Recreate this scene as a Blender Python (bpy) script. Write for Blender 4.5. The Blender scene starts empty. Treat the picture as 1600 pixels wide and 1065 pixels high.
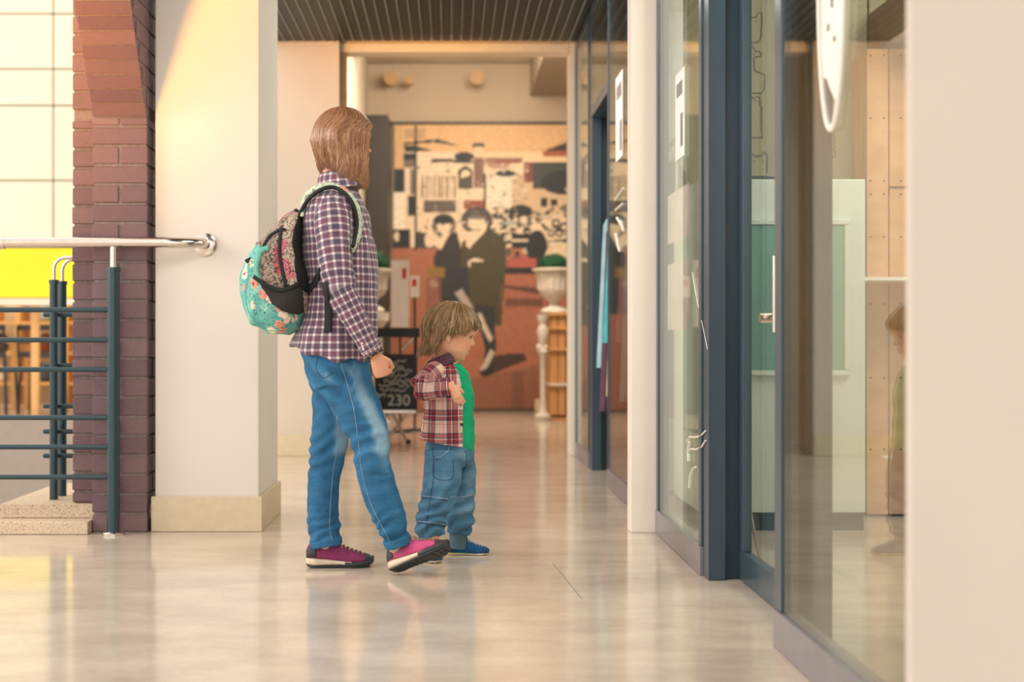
import bpy, bmesh, math, random
import numpy as np
from mathutils import Vector, Matrix, noise
from mathutils.bvhtree import BVHTree

random.seed(7)
S = bpy.context.scene
COL = S.collection
F = 2222.2            # focal length in pixels of the 1600 px frame
CX, CY, CAMZ = 705.0, 527.0, 0.80

# ---------------------------------------------------------------- camera
cam = bpy.data.cameras.new('camera')
camo = bpy.data.objects.new('camera', cam)
COL.objects.link(camo)
camo.location = (0, 0, CAMZ)
camo.rotation_euler = (math.pi / 2, 0, 0)
cam.sensor_width = 36.0
cam.lens = 50.0
cam.shift_x = (800 - CX) / 1600.0
cam.shift_y = -(532.5 - CY) / 1600.0
cam.clip_start = 0.05
cam.dof.use_dof = True
cam.dof.focus_distance = 5.05
cam.dof.aperture_fstop = 2.2
S.camera = camo

S.view_settings.view_transform = 'Standard'
S.view_settings.look = 'None'
S.view_settings.exposure = 0.3
S.view_settings.gamma = 1.0
S.view_settings.use_curve_mapping = False

# ---------------------------------------------------------------- daylight
world = bpy.data.worlds.new('daylight')
S.world = world
world.use_nodes = True
wn = world.node_tree.nodes
wn['Background'].inputs[0].default_value = (1.0, 0.925, 0.85, 1)
wn['Background'].inputs[1].default_value = 1.15


def area(name, loc, target, size, power, color, size_y=None):
    l = bpy.data.lights.new(name, 'AREA')
    l.energy = power
    l.color = color
    l.size = size
    if size_y:
        l.shape = 'RECTANGLE'
        l.size_y = size_y
    o = bpy.data.objects.new(name, l)
    COL.objects.link(o)
    o.location = loc
    d = Vector(target) - Vector(loc)
    o.rotation_euler = d.to_track_quat('-Z', 'Y').to_euler()
    return o


area('atrium_skylight', (-6.0, 7.5, 6.5), (-2.5, 10, 0), 5.0, 150, (1.0, 0.90, 0.74))
area('atrium_window_light', (-7.5, 3.0, 3.2), (0, 5.2, 0.9), 3.0, 240, (1.0, 0.90, 0.78))
area('back_room_lamp', (0.5, 12.6, 3.6), (0.3, 14.4, 1.0), 1.6, 165, (1.0, 0.84, 0.66))
area('shop_ceiling_lamp', (2.2, 5.0, 2.7), (1.6, 5.6, 0.6), 1.2, 40, (1.0, 0.93, 0.80))
area('shop_rear_lamp', (2.4, 9.0, 2.7), (1.6, 9.2, 0.4), 1.2, 12, (0.95, 1.0, 0.96))
area('corridor_front_light', (-0.9, -2.5, 3.2), (0.0, 5.5, 0.6), 2.5, 75, (1.0, 0.93, 0.85))
area('corridor_fill_light', (0.15, 3.9, 2.72), (0.0, 4.9, 0.6), 1.0, 26, (1.0, 0.90, 0.78))  # added fill without a fixture, brightens child's face, floor and pillar side
area('passage_fill_light', (0.15, 7.4, 2.72), (0.0, 7.4, 0.6), 0.9, 22, (1.0, 0.90, 0.78))  # second added fill, lifts the passage, pillar side and far wall
# added orange spot imitating a light leak over the brick pier head
sp = bpy.data.lights.new('light_leak_spot', 'SPOT')
sp.energy = 3300
sp.color = (1.0, 0.40, 0.04)
sp.spot_size = math.radians(25)
sp.spot_blend = 1.0
sp.shadow_soft_size = 0.9
spo = bpy.data.objects.new('light_leak_spot', sp)
COL.objects.link(spo)
spo.location = (-3.4, 3.0, 1.5)
spo.rotation_euler = (Vector((-1.88, 5.7, 2.35)) - spo.location).to_track_quat('-Z', 'Y').to_euler()


# ---------------------------------------------------------------- helpers
def P(px, py, y):
    """world point that stands at depth y and is seen at pixel px, py"""
    return Vector(((px - CX) * y / F, y, CAMZ + (CY - py) * y / F))


def srgb(c):
    if isinstance(c, str):
        c = [int(c[i:i + 2], 16) / 255 for i in (0, 2, 4)]
    return tuple((x / 12.92 if x <= 0.04045 else ((x + 0.055) / 1.055) ** 2.4) for x in c)


class NT:
    """tiny node tree writer"""
    def __init__(self, name):
        self.m = bpy.data.materials.new(name)
        self.m.use_nodes = True
        self.t = self.m.node_tree
        self.n = self.t.nodes
        self.b = self.n['Principled BSDF']
        self.out = self.n['Material Output']

    def add(self, kind, **kw):
        nd = self.n.new(kind)
        for k, v in kw.items():
            setattr(nd, k, v)
        return nd

    def link(self, a, b):
        self.t.links.new(a, b)

    def set(self, sock, v):
        if hasattr(v, 'is_output') or isinstance(v, bpy.types.NodeSocket):
            self.link(v, sock)
        else:
            if sock.type == 'RGBA' and len(v) == 3:
                v = (*v, 1)
            sock.default_value = v

    def math(self, op, a, b=None, c=None, clamp=False):
        nd = self.add('ShaderNodeMath', operation=op, use_clamp=clamp)
        self.set(nd.inputs[0], a)
        if b is not None:
            self.set(nd.inputs[1], b)
        if c is not None:
            self.set(nd.inputs[2], c)
        return nd.outputs[0]

    def mix(self, f, a, b, blend='MIX'):
        nd = self.add('ShaderNodeMix', data_type='RGBA', blend_type=blend)
        self.set(nd.inputs[0], f)
        self.set(nd.inputs[6], a)
        self.set(nd.inputs[7], b)
        return nd.outputs[2]

    def coord(self, which='Object', scale=(1, 1, 1), rot=(0, 0, 0)):
        tc = self.add('ShaderNodeTexCoord')
        mp = self.add('ShaderNodeMapping')
        self.link(tc.outputs[which], mp.inputs[0])
        mp.inputs['Scale'].default_value = scale
        mp.inputs['Rotation'].default_value = rot
        return mp.outputs[0]

    def noise(self, vec, scale=5, detail=3, rough=0.5):
        nd = self.add('ShaderNodeTexNoise')
        if vec is not None:
            self.link(vec, nd.inputs['Vector'])
        nd.inputs['Scale'].default_value = scale
        nd.inputs['Detail'].default_value = detail
        nd.inputs['Roughness'].default_value = rough
        return nd.outputs['Fac']

    def ramp(self, f, stops, interp='LINEAR'):
        nd = self.add('ShaderNodeValToRGB')
        nd.color_ramp.interpolation = interp
        e = nd.color_ramp.elements
        while len(e) < len(stops):
            e.new(0.5)
        for el, (p, c) in zip(e, stops):
            el.position = p
            el.color = (*c, 1) if len(c) == 3 else c
        self.set(nd.inputs[0], f)
        return nd.outputs[0]

    def bump(self, h, strength=0.3, dist=0.01):
        nd = self.add('ShaderNodeBump')
        nd.inputs['Strength'].default_value = strength
        nd.inputs['Distance'].default_value = dist
        self.link(h, nd.inputs['Height'])
        self.link(nd.outputs[0], self.b.inputs['Normal'])

    def base(self, col, rough=0.5, metal=0.0, spec=0.5):
        self.set(self.b.inputs['Base Color'], col)
        self.set(self.b.inputs['Roughness'], rough)
        self.b.inputs['Metallic'].default_value = metal
        self.b.inputs['Specular IOR Level'].default_value = spec


MATS = {}


def plain(name, col, rough=0.5, metal=0.0, spec=0.5, var=0.10, scale=12, bump=0.0, bscale=60, which='Object', stretch=(1, 1, 1)):
    """surface of one colour with mottling and fine relief"""
    if name in MATS:
        return MATS[name]
    t = NT(name)
    c = srgb(col)
    v = t.coord(which, stretch)
    n = t.noise(v, scale, 4)
    lo = tuple(x * (1 - var) for x in c)
    hi = tuple(min(1, x * (1 + var)) for x in c)
    t.base(t.ramp(n, [(0.3, lo), (0.7, hi)]), rough, metal, spec)
    if bump:
        t.bump(t.noise(v, bscale, 3), bump, 0.004)
    MATS[name] = t.m
    return t.m


class MB:
    """collects shapes for ONE mesh"""
    def __init__(self):
        self.v, self.f, self.uv = [], [], None

    def quadbox(self, x0, x1, y0, y1, z0, z1, M=None):
        b = len(self.v)
        for x, y, z in ((x0, y0, z0), (x1, y0, z0), (x1, y1, z0), (x0, y1, z0), (x0, y0, z1), (x1, y0, z1), (x1, y1, z1), (x0, y1, z1)):
            p = Vector((x, y, z))
            self.v.append(M @ p if M else p)
        for q in ((0, 3, 2, 1), (4, 5, 6, 7), (0, 1, 5, 4), (1, 2, 6, 5), (2, 3, 7, 6), (3, 0, 4, 7)):
            self.f.append([b + i for i in q])
        return self

    def prism(self, poly, y0, y1, axis='Y'):
        """outline in (x,z) swept along y, or (x,y) swept along z, or (y,z) along x"""
        b = len(self.v)
        n = len(poly)
        for d in (y0, y1):
            for a, c in poly:
                self.v.append(Vector((a, d, c)) if axis == 'Y' else Vector((a, c, d)) if axis == 'Z' else Vector((d, a, c)))
        self.f.append([b + i for i in range(n)])
        self.f.append([b + n + i for i in range(n)][::-1])
        for i in range(n):
            j = (i + 1) % n
            self.f.append([b + i, b + n + i, b + n + j, b + j])
        return self

    def rings(self, rings, cap=True, closed=True):
        b = len(self.v)
        n = len(rings[0])
        for r in rings:
            self.v.extend(Vector(p) for p in r)
        for k in range(len(rings) - 1):
            for i in range(n if closed else n - 1):
                j = (i + 1) % n
                self.f.append([b + k * n + i, b + k * n + j, b + (k + 1) * n + j, b + (k + 1) * n + i])
        if cap and closed:
            self.f.append([b + i for i in range(n)][::-1])
            self.f.append([b + (len(rings) - 1) * n + i for i in range(n)])
        return self

    def tube(self, path, r, seg=12, cap=True):
        path = [Vector(p) for p in path]
        if not hasattr(r, '__len__'):
            r = [r] * len(path)
        rings = []
        side = None
        for i, p in enumerate(path):
            t = (path[min(i + 1, len(path) - 1)] - path[max(i - 1, 0)]).normalized()
            if side is None:
                side = t.orthogonal().normalized()
            side = (side - t * side.dot(t)).normalized()
            up = t.cross(side)
            rings.append([p + (side * math.cos(a) + up * math.sin(a)) * r[i] for a in (2 * math.pi * k / seg for k in range(seg))])
        return self.rings(rings, cap)

    def lathe(self, prof, c=(0, 0, 0), seg=32):
        c = Vector(c)
        rings = []
        for r, z in prof:
            rings.append([c + Vector((r * math.cos(a), r * math.sin(a), z)) for a in (2 * math.pi * k / seg for k in range(seg))])
        return self.rings(rings, True)

    def ball(self, c, r, seg=16, M=None):
        c = Vector(c)
        if not hasattr(r, '__len__'):
            r = (r, r, r)
        rings = []
        for k in range(1, seg // 2):
            t = math.pi * k / (seg // 2)
            ring = []
            for i in range(seg):
                a = 2 * math.pi * i / seg
                p = Vector((r[0] * math.sin(t) * math.cos(a), r[1] * math.sin(t) * math.sin(a), -r[2] * math.cos(t)))
                ring.append(c + (M @ p if M else p))
            rings.append(ring)
        return self.rings(rings, True)

    def build(self, name, mat, parent=None, smooth=False, bevel=0.0, bseg=2):
        me = bpy.data.meshes.new(name)
        me.from_pydata([tuple(p) for p in self.v], [], self.f)
        if bevel:
            bm = bmesh.new()
            bm.from_mesh(me)
            bmesh.ops.recalc_face_normals(bm, faces=bm.faces)
            bmesh.ops.bevel(bm, geom=list(bm.edges), offset=bevel, segments=bseg, affect='EDGES', profile=0.6)
            bm.to_mesh(me)
            bm.free()
        return link_mesh(name, me, mat, parent, smooth)


WORLD = {}


def link_mesh(name, me, mat, parent=None, smooth=False):
    bm = bmesh.new()
    bm.from_mesh(me)
    bmesh.ops.recalc_face_normals(bm, faces=bm.faces)
    bm.to_mesh(me)
    bm.free()
    if parent is not None and parent.name in WORLD:
        me = me.copy()
        me.name = name
        me.transform(Matrix.Translation(-WORLD[parent.name]))
    o = bpy.data.objects.new(name, me)
    COL.objects.link(o)
    if parent is not None:
        o.parent = parent
        WORLD[o.name] = WORLD.get(parent.name, Vector((0, 0, 0)))
    if mat:
        me.materials.append(mat)
    if smooth:
        try:
            me.shade_smooth()
        except Exception:
            for p in me.polygons:
                p.use_smooth = True
        if smooth != 'all':
            me.set_sharp_from_angle(angle=math.radians(40))
    return o


def empty(name, loc):
    o = bpy.data.objects.new(name, None)
    COL.objects.link(o)
    o.location = loc
    o.empty_display_size = 0.1
    WORLD[o.name] = Vector(loc)
    return o


def tag(o, label, cat, group=None):
    o['label'] = label
    o['category'] = cat
    if group:
        o['group'] = group
    return o


def struct(o):
    o['kind'] = 'structure'
    return o


def box(x0, x1, y0, y1, z0, z1, name, mat, parent=None, bevel=0.0):
    return MB().quadbox(x0, x1, y0, y1, z0, z1).build(name, mat, parent, bevel=bevel)


def copy_tree(o, parent=None):
    c = o.copy()
    COL.objects.link(c)
    if parent is not None:
        c.parent = parent
    for ch in list(o.children):
        copy_tree(ch, c)
    return c

# ================================================================ materials of the place
def floor_mat():
    t = NT('polished_concrete')
    v = t.coord('Object')
    big = t.noise(t.coord('Object', (0.7, 1.3, 1)), 3.4, 8, 0.68)
    fine = t.noise(v, 45, 4, 0.7)
    c = t.ramp(big, [(0.30, srgb('c3b3a4')), (0.5, srgb('dacbbb')), (0.70, srgb('ebddcd'))])
    c = t.mix(t.math('MULTIPLY', fine, 0.45), c, srgb('a39382'))
    t.base(c, t.math('MULTIPLY_ADD', fine, 0.10, 0.08), 0, 0.7)
    wav = t.noise(t.coord('Object', (1.2, 6, 1)), 6, 3)
    t.bump(t.math('ADD', t.math('MULTIPLY', fine, 0.10), wav), 0.018, 0.004)
    return t.m


def plaster(name, col, bump=0.10):
    t = NT(name)
    v = t.coord('Object')
    n = t.noise(v, 3, 4)
    c = srgb(col)
    t.base(t.ramp(n, [(0.3, tuple(x * .95 for x in c)), (0.7, c)]), 0.75, 0, 0.25)
    t.bump(t.noise(v, 90, 5, 0.7), bump, 0.003)
    return t.m


def brick_mat():
    t = NT('clinker_brick')
    info = t.add('ShaderNodeObjectInfo')
    v = t.coord('Object')
    base = t.ramp(info.outputs['Random'], [(0.0, srgb('58424a')), (0.5, srgb('664c52')), (1.0, srgb('735a5c'))])
    n = t.noise(v, 30, 5, 0.65)
    t.base(t.mix(t.math('MULTIPLY', n, 0.45), base, srgb('86686a')), 0.42, 0, 0.5)
    t.bump(t.noise(v, 60, 4), 0.35, 0.004)
    return t.m


def glass_mat():
    t = NT('window_glass')
    t.n.remove(t.b)
    geo = t.add('ShaderNodeNewGeometry')
    ior = t.math('MULTIPLY_ADD', geo.outputs['Backfacing'], -(1.52 - 1 / 1.52), 1.52)
    fr = t.add('ShaderNodeFresnel')
    t.link(ior, fr.inputs[0])
    tr = t.add('ShaderNodeBsdfTransparent')
    tr.inputs[0].default_value = (0.965, 0.985, 0.965, 1)
    gl = t.add('ShaderNodeBsdfGlossy')
    gl.inputs['Roughness'].default_value = 0.0
    gl.inputs[0].default_value = (0.95, 1, 0.98, 1)
    mx = t.add('ShaderNodeMixShader')
    t.link(t.math('MULTIPLY', fr.outputs[0], 0.9), mx.inputs[0])
    t.link(tr.outputs[0], mx.inputs[1])
    t.link(gl.outputs[0], mx.inputs[2])
    t.link(mx.outputs[0], t.out.inputs[0])
    return t.m


def wood_mat(name, a, b, axis_scale=(1, 1, 8), rough=0.5):
    t = NT(name)
    v = t.coord('Object', axis_scale)
    w = t.add('ShaderNodeTexWave')
    t.link(t.coord('Object', axis_scale), w.inputs[0])
    w.inputs['Scale'].default_value = 1.5
    w.inputs['Distortion'].default_value = 6
    w.inputs['Detail'].default_value = 3
    n = t.noise(v, 4, 5, 0.6)
    f = t.math('MULTIPLY_ADD', w.outputs['Fac'], 0.35, t.math('MULTIPLY', n, 0.65))
    t.base(t.ramp(f, [(0.25, srgb(a)), (0.75, srgb(b))]), rough)
    t.bump(f, 0.12, 0.003)
    return t.m


def emit_mat(name, col, strength):
    t = NT(name)
    t.base(srgb(col), 0.5)
    t.b.inputs['Emission Color'].default_value = (*srgb(col), 1)
    t.b.inputs['Emission Strength'].default_value = strength
    return t.m


M_FLOOR = floor_mat()
M_WHITE = plaster('white_plaster', 'e3dcd4')
M_WARM = plaster('warm_plaster', 'c9b8a2')
M_CREAM = plaster('cream_cladding', 'efe6cf', 0.05)
M_TILE = plain('beige_skirting_tile', 'd6c6a8', 0.35, var=0.05, scale=25)
M_BRICK = brick_mat()
M_MORTAR = plain('lime_mortar', '7f7270', 0.9, var=0.2, scale=60, bump=0.5)
M_STONE = None
M_NAVY = plain('navy_painted_metal', '3a4d5b', 0.28, 0.0, 0.6, var=0.05, bump=0.03, bscale=400)
M_SATIN = plain('reflection_pale_navy_metal', '8a8993', 0.25, 0.3, 0.6, var=0.05)  # navy frame metal, paled so its colour carries the bright floor reflection
M_NAVY2 = plain('dark_navy_metal', '263b47', 0.3, 0.0, 0.6, var=0.05)
M_RAIL = plain('teal_grey_painted_steel', '2c434b', 0.28, 0.3, 0.6, var=0.06)
M_CHROME = plain('brushed_stainless_steel', 'd8cfc6', 0.16, 1.0, 0.5, var=0.04, scale=60)
M_GLASS = glass_mat()
M_SLAT = plain('dark_green_ceiling_slat', '0c1716', 0.5, var=0.12)
M_SLATEDGE = plain('pale_slat_joint', '93a19c', 0.5, var=0.2)
M_BLACK = plain('black_board', '181c1f', 0.6, var=0.2)
M_PLY = wood_mat('plywood', 'c8966a', 'dcae7e', (1.2, 1, 5))
M_PINE = wood_mat('honey_wood', 'b97f4c', 'd7a268', (8, 8, 1))
M_DARKWOOD = wood_mat('dark_stained_wood', '2c2724', '3b342f', (8, 8, 1))
M_MINT = plain('mint_white_panel', 'd2ddd0', 0.4, var=0.04, scale=3)
M_GREEN = plain('sage_green_inset', '6fa08c', 0.5, var=0.06, scale=5)
M_STONEURN = plain('whitewashed_stone', 'cfc6b8', 0.7, var=0.12, scale=20, bump=0.3)
M_PAPER = plain('white_paper', 'fbf4f2', 0.6, var=0.03)
M_RED = plain('red_print', 'd8363c', 0.6, var=0.05)
M_YELLOW = plain('yellow_fascia', 'f2e000', 0.5, var=0.05, scale=3)
M_VINYL = plain('white_vinyl', 'f6efe6', 0.5, var=0.02)


def stone_mat():
    t = NT('speckled_terrazzo')
    v = t.coord('Object')
    n = t.noise(v, 130, 3, 0.8)
    t.base(t.ramp(n, [(0.34, srgb('5d5046')), (0.42, srgb('c7b29a')), (0.7, srgb('dfcbb2'))]), 0.6)
    t.bump(n, 0.5, 0.003)
    return t.m


M_STONE = stone_mat()
M_BOTTOMLESS = plain('lower_hall_floor', 'b9aea2', 0.5)

# ================================================================ floor, walls, ceiling
fl = MB()
fl.prism([(-4.5, -3.5), (5.0, -3.5), (5.0, 16.0), (-1.2, 16.0), (-1.2, 5.9), (-4.5, 5.9)], -0.12, 0.0, 'Z')
floor = struct(fl.build('floor', M_FLOOR))
# fine saw cuts in the slab, each its own thin strip set flush in the floor
for a, b in (((0.36, 5.05), (0.40, 4.35)),):
    a, b = Vector(a), Vector(b)
    d = (b - a).normalized()
    n = Vector((-d.y, d.x)) * 0.0012
    MB().prism([tuple(a - n), tuple(b - n), tuple(b + n), tuple(a + n)], -0.001, 0.0004, 'Z').build('crack', M_MORTAR, floor)

TILE_H = 0.145
# white pillar between the stair rail and the passage
pil = struct(box(-1.222, -0.794, 5.87, 6.51, 0.0, 4.2, 'wall_pillar_left', M_WHITE, None, 0.006))
bl = empty('baseboard_pillar', (-1.0, 5.85, 0))
struct(bl)
box(-1.236, -0.780, 5.856, 5.868, 0.001, TILE_H, 'tile', M_TILE, bl, 0.002)
box(-0.792, -0.780, 5.869, 6.20, 0.001, TILE_H, 'tile', M_TILE, bl, 0.002)
box(-0.792, -0.780, 6.202, 6.52, 0.001, TILE_H, 'tile', M_TILE, bl, 0.002)
# wall with the passage opening
struct(box(-1.95, -0.757, 9.61, 9.85, 0, 3.9, 'wall_passage', plaster('passage_plaster', 'd8cabb')))
struct(box(-1.9, -0.757, 9.595, 9.608, 0.001, TILE_H, 'baseboard_passage', M_TILE, None, 0.002))
struct(box(-0.757, 0.95, 9.70, 9.84, 2.80, 3.9, 'wall_above_opening', M_WHITE))
M_TRIM = plain('cream_frame_paint', 'e4d8c2', 0.4, var=0.03)
struct(box(-0.756, 0.80, 9.68, 9.86, 2.742, 2.799, 'trim_1', M_TRIM, None, 0.003))
struct(box(-0.756, -0.722, 9.68, 9.86, 0.0, 2.741, 'trim_2', plain('ochre_frame_paint', 'b99a70', 0.5), None, 0.003))
# near shop pier and slim piers in the shopfront line
struct(box(0.738, 3.2, 2.285, 2.308, 0, 4.2, 'wall_right_near', plaster('near_plaster', 'd9cfc5')))
struct(box(0.737, 0.853, 5.83, 5.95, 0, 2.8, 'wall_right_pier', plaster('pier_plaster', 'efe6dc', 0.03), None, 0.004))
struct(box(0.805, 0.857, 9.66, 9.90, 0, 2.8, 'wall_right_far_pier', plaster('far_pier_plaster', 'ede2d2', 0.03), None, 0.004))

# slatted corridor ceiling: every slat is a piece of its own
ceil = empty('ceiling', (0, 6, 2.8))
struct(ceil)
box(-1.25, 0.97, -1.0, 9.69, 2.86, 2.95, 'soffit_board', M_BLACK, ceil)
slat0 = strip0 = None
x = -1.22
while x < 0.93:
    if slat0 is None:
        slat0 = MB().quadbox(-0.026, 0.026, -1.0, 9.60, 2.80, 2.845).build('slat', M_SLAT, ceil)
        strip0 = MB().quadbox(-0.034, -0.0285, -1.0, 9.60, 2.793, 2.845).build('slat_joint', M_SLATEDGE, ceil)
        slat0.location.x = strip0.location.x = x
    else:
        for s in (slat0, strip0):
            c = s.copy()
            COL.objects.link(c)
            c.location.x = x
    x += 0.066
struct(box(0.856, 0.97, 2.31, 9.64, 2.80, 2.95, 'trim_3', M_NAVY2))

# back room
struct(box(-2.6, 4.9, 15.34, 15.5, 0, 3.75, 'wall_back', plaster('back_room_plaster', 'bfae98')))
struct(box(-1.05, -0.9, 9.86, 15.33, 0, 3.75, 'wall_back_room_left', plaster('back_side_plaster', 'd8cbb8')))
struct(box(-2.6, 4.9, 9.86, 15.5, 3.76, 3.9, 'ceiling_back_room', plaster('back_ceiling', 'ded2bf')))
struct(box(4.75, 4.9, 2.31, 15.33, 0, 3.75, 'wall_shop_side', M_WARM))
dk = box(0.85, 4.7, 12.6, 15.33, 3.40, 3.755, 'ceiling_bulkhead', plain('bulkhead_paint', 'a79b8a', 0.7))
struct(dk)
struct(box(0.90, 1.04, 15.30, 15.335, 0.002, 0.14, 'baseboard_back', M_TILE))

# track light in the back room
tl = tag(empty('track_light', (-0.75, 12.9, 3.7)), 'black ceiling track light beyond the passage opening', 'lamp')
MB().tube([(-0.80, 12.2, 3.40), (-0.62, 13.4, 3.60)], 0.03, 8).build('track', M_BLACK, tl)
box(-0.80, -0.60, 13.0, 13.06, 3.52, 3.758, 'bracket', M_BLACK, tl)
box(-0.78, -0.66, 13.08, 13.2, 3.40, 3.54, 'lamp_head', M_BLACK, tl)
for i, (px, r, lab) in enumerate(((612, .075, 'round amber spotlight over the mural beside the dark cabinet'), (640, .045, 'small amber spotlight second along above the mural'), (745, .075, 'amber spotlight above the middle of the mural'))):
    c = P(px, 124 if i != 1 else 128, 15.1)
    s = tag(empty('spotlight', c), lab, 'lamp', 'spotlights above the mural')
    MB().tube([c + Vector((0, -.1, 0)), c + Vector((0, .06, 0))], [r, r * .8], 16).build('lamp_housing', plain('amber_lamp_housing', 'b08a5c', 0.5), s, True)
    MB().tube([c + Vector((0, .06, 0)), c + Vector((0, .22, .03))], 0.015, 8).build('lamp_arm', M_BLACK, s, True)

# ================================================================ mural, a flat print
X0, X1, Z0, Z1 = -0.64, 1.75, 0.02, 3.09
NX, NZ = 200, 256
img = np.zeros((NZ, NX, 3))
pxs = CX + np.linspace(X0, X1, NX) * F / 15.3
pys = CY - (np.linspace(Z0, Z1, NZ) - CAMZ) * F / 15.3
GX, GY = np.meshgrid(pxs, pys)
CREAM, DARK, RUST, OLIVE, MID, SAND = (srgb(c) for c in ('e6cdae', '23272a', 'a5674f', '46402a', '6f665c', 'd9ae7e'))
img[:] = CREAM


def A(x, y):            # zoomed crop 1 -> picture
    return 590 + x / 3.803, 180 + y / 3.803


def B(x, y):            # zoomed crop 2 -> picture
    return 590 + x / 3.329, 400 + y / 3.329


def poly(pts, col, m=A, al=1.0):
    pts = [m(*p) for p in pts]
    ins = np.zeros(GX.shape, bool)
    j = len(pts) - 1
    for i in range(len(pts)):
        xi, yi = pts[i]
        xj, yj = pts[j]
        with np.errstate(divide='ignore', invalid='ignore'):
            c = ((yi > GY) != (yj > GY)) & (GX < (xj - xi) * (GY - yi) / (yj - yi + 1e-9) + xi)
        ins ^= c
        j = i
    img[ins] = img[ins] * (1 - al) + np.array(col) * al


def ell(cx, cy, rx, ry, col, m=A, al=1.0):
    a, b = m(cx, cy), m(cx + rx, cy + ry)
    ins = ((GX - a[0]) / (b[0] - a[0])) ** 2 + ((GY - a[1]) / (b[1] - a[1])) ** 2 < 1
    img[ins] = img[ins] * (1 - al) + np.array(col) * al


def rect(x0, y0, x1, y1, col, m=A, al=1.0):
    poly([(x0, y0), (x1, y0), (x1, y1), (x0, y1)], col, m, al)


rng = random.Random(3)
rect(80, 0, 2200, 215, SAND)                                   # sky
rect(600, 215, 2200, 290, srgb('e8c79c'))
rect(80, 780, 2200, 2400, RUST)                                # street
rect(80, 60, 100, 780, MID); rect(100, 60, 155, 315, SAND); rect(100, 315, 160, 460, DARK)
rect(95, 460, 160, 675, srgb('f0dfc6')); rect(90, 675, 190, 790, DARK); ell(113, 720, 17, 30, CREAM)
rect(218, 60, 234, 800, DARK); rect(190, 320, 220, 470, MID); rect(178, 480, 228, 600, DARK)
poly([(155, 160), (360, 140), (500, 185), (330, 160), (160, 175)], DARK)
poly([(155, 175), (230, 180), (325, 210), (230, 215), (160, 215)], DARK)
rect(155, 225, 218, 262, DARK); rect(155, 262, 218, 310, MID)
for y in (85, 105, 125):
    rect(160, y, 285, y + 5, MID)
poly([(320, 255), (470, 262), (640, 275), (640, 290), (330, 275), (315, 300)], DARK)
ell(515, 245, 60, 28, DARK); ell(520, 345, 45, 42, DARK); ell(524, 345, 28, 20, CREAM)
ell(600, 180, 38, 18, DARK); rect(578, 182, 622, 250, srgb('dcc09a')); rect(572, 250, 632, 430, srgb('7c5a52')); rect(478, 362, 568, 435, srgb('4a4840'))
for i in range(9):
    rect(262 + i * 24, 355, 274 + i * 24, 490, MID if i % 2 else DARK, al=.75)
rect(245, 488, 480, 505, srgb('e2cdb0')); rect(275, 505, 462, 580, srgb('5f5450')); rect(462, 500, 500, 640, srgb('d6c3a8'))
rect(510, 505, 632, 560, srgb('8a4c3c')); rect(632, 345, 642, 600, DARK)
ell(720, 290, 70, 30, srgb('b28a78')); ell(760, 345, 60, 20, DARK); rect(650, 362, 800, 545, srgb('e4d8c0'))
rect(640, 250, 860, 275, srgb('8f6f5c')); rect(700, 262, 850, 285, srgb('8c4f44'))
poly([(800, 380), (900, 340), (1140, 470), (1140, 640), (800, 600)], srgb('cdb08e'))
poly([(1000, 205), (1200, 130), (2200, 60), (2200, 240), (1010, 240)], srgb('3a2c26')); rect(980, 212, 2200, 245, srgb('a5553c'))
rect(870, 280, 920, 400, srgb('7a3c34')); rect(920, 280, 2200, 440, srgb('39413a')); ell(1100, 400, 130, 70, DARK)
rect(970, 490, 1012, 545, DARK); rect(1030, 500, 1070, 540, DARK)
for i in range(230):                                           # crowd and old car, dense dark and light strokes
    x_, y_ = rng.uniform(690, 1140), rng.uniform(545, 900)
    ell(x_, y_, rng.uniform(6, 26), rng.uniform(5, 14), rng.choice([DARK, DARK, MID, srgb('33403e'), srgb('c9b8a0')]))
for i in range(70):
    ell(rng.uniform(1130, 2200), rng.uniform(430, 800), rng.uniform(15, 50), rng.uniform(12, 40), rng.choice([DARK, MID, CREAM]))
ell(850, 570, 70, 40, DARK); ell(870, 620, 22, 22, CREAM); ell(790, 640, 40, 16, srgb('a6b0a8')); rect(800, 700, 930, 790, DARK); rect(800, 735, 905, 750, CREAM)
ell(955, 690, 36, 40, CREAM); ell(950, 800, 60, 120, DARK)
rect(780, 850, 940, 900, srgb('b05a50')); rect(740, 905, 960, 940, DARK)
ell(1075, 620, 40, 40, srgb('d9c4aa')); ell(1080, 850, 85, 100, srgb('dcc8a8'))
for x_, y_, r in ((1060, 640, 26), (1110, 665, 28), (1080, 700, 24), (1030, 700, 22)):
    ell(x_, y_, r, r, DARK); ell(x_, y_, r * .5, r * .5, CREAM)
poly([(230, 690), (330, 700), (345, 790), (235, 790)], srgb('3b3a38')); ell(310, 740, 32, 45, CREAM)
# seated man and the man in the long coat
ell(395, 655, 70, 75, MID); ell(590, 625, 95, 80, srgb('4a4440'))
for i in range(160):
    x_, y_ = rng.uniform(240, 900), rng.uniform(280, 700)
    ell(x_, y_, rng.uniform(3, 16), rng.uniform(3, 9), rng.choice([MID, srgb('b79a7c'), srgb('a58a72'), DARK, srgb('efdcc0')]), al=.7)
poly([(330, 850), (400, 710), (470, 690), (500, 800), (500, 1180), (380, 1180)], srgb('32302f'))
poly([(350, 780), (395, 690), (430, 700), (375, 800)], CREAM)
ell(395, 660, 40, 42, CREAM); ell(390, 620, 62, 27, DARK)
poly([(500, 760), (560, 690), (660, 660), (760, 740), (765, 880), (735, 1250), (510, 1250), (490, 900)], OLIVE)
poly([(530, 690), (610, 680), (660, 620), (640, 690), (545, 790), (525, 770)], CREAM); ell(588, 635, 52, 45, CREAM); ell(585, 605, 60, 14, MID)
ell(585, 880, 50, 30, srgb('e4d2ba')); rect(300, 905, 400, 965, srgb('8a6a34')); ell(445, 990, 22, 25, CREAM); ell(335, 1000, 25, 25, srgb('d6bfa2'))
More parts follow.
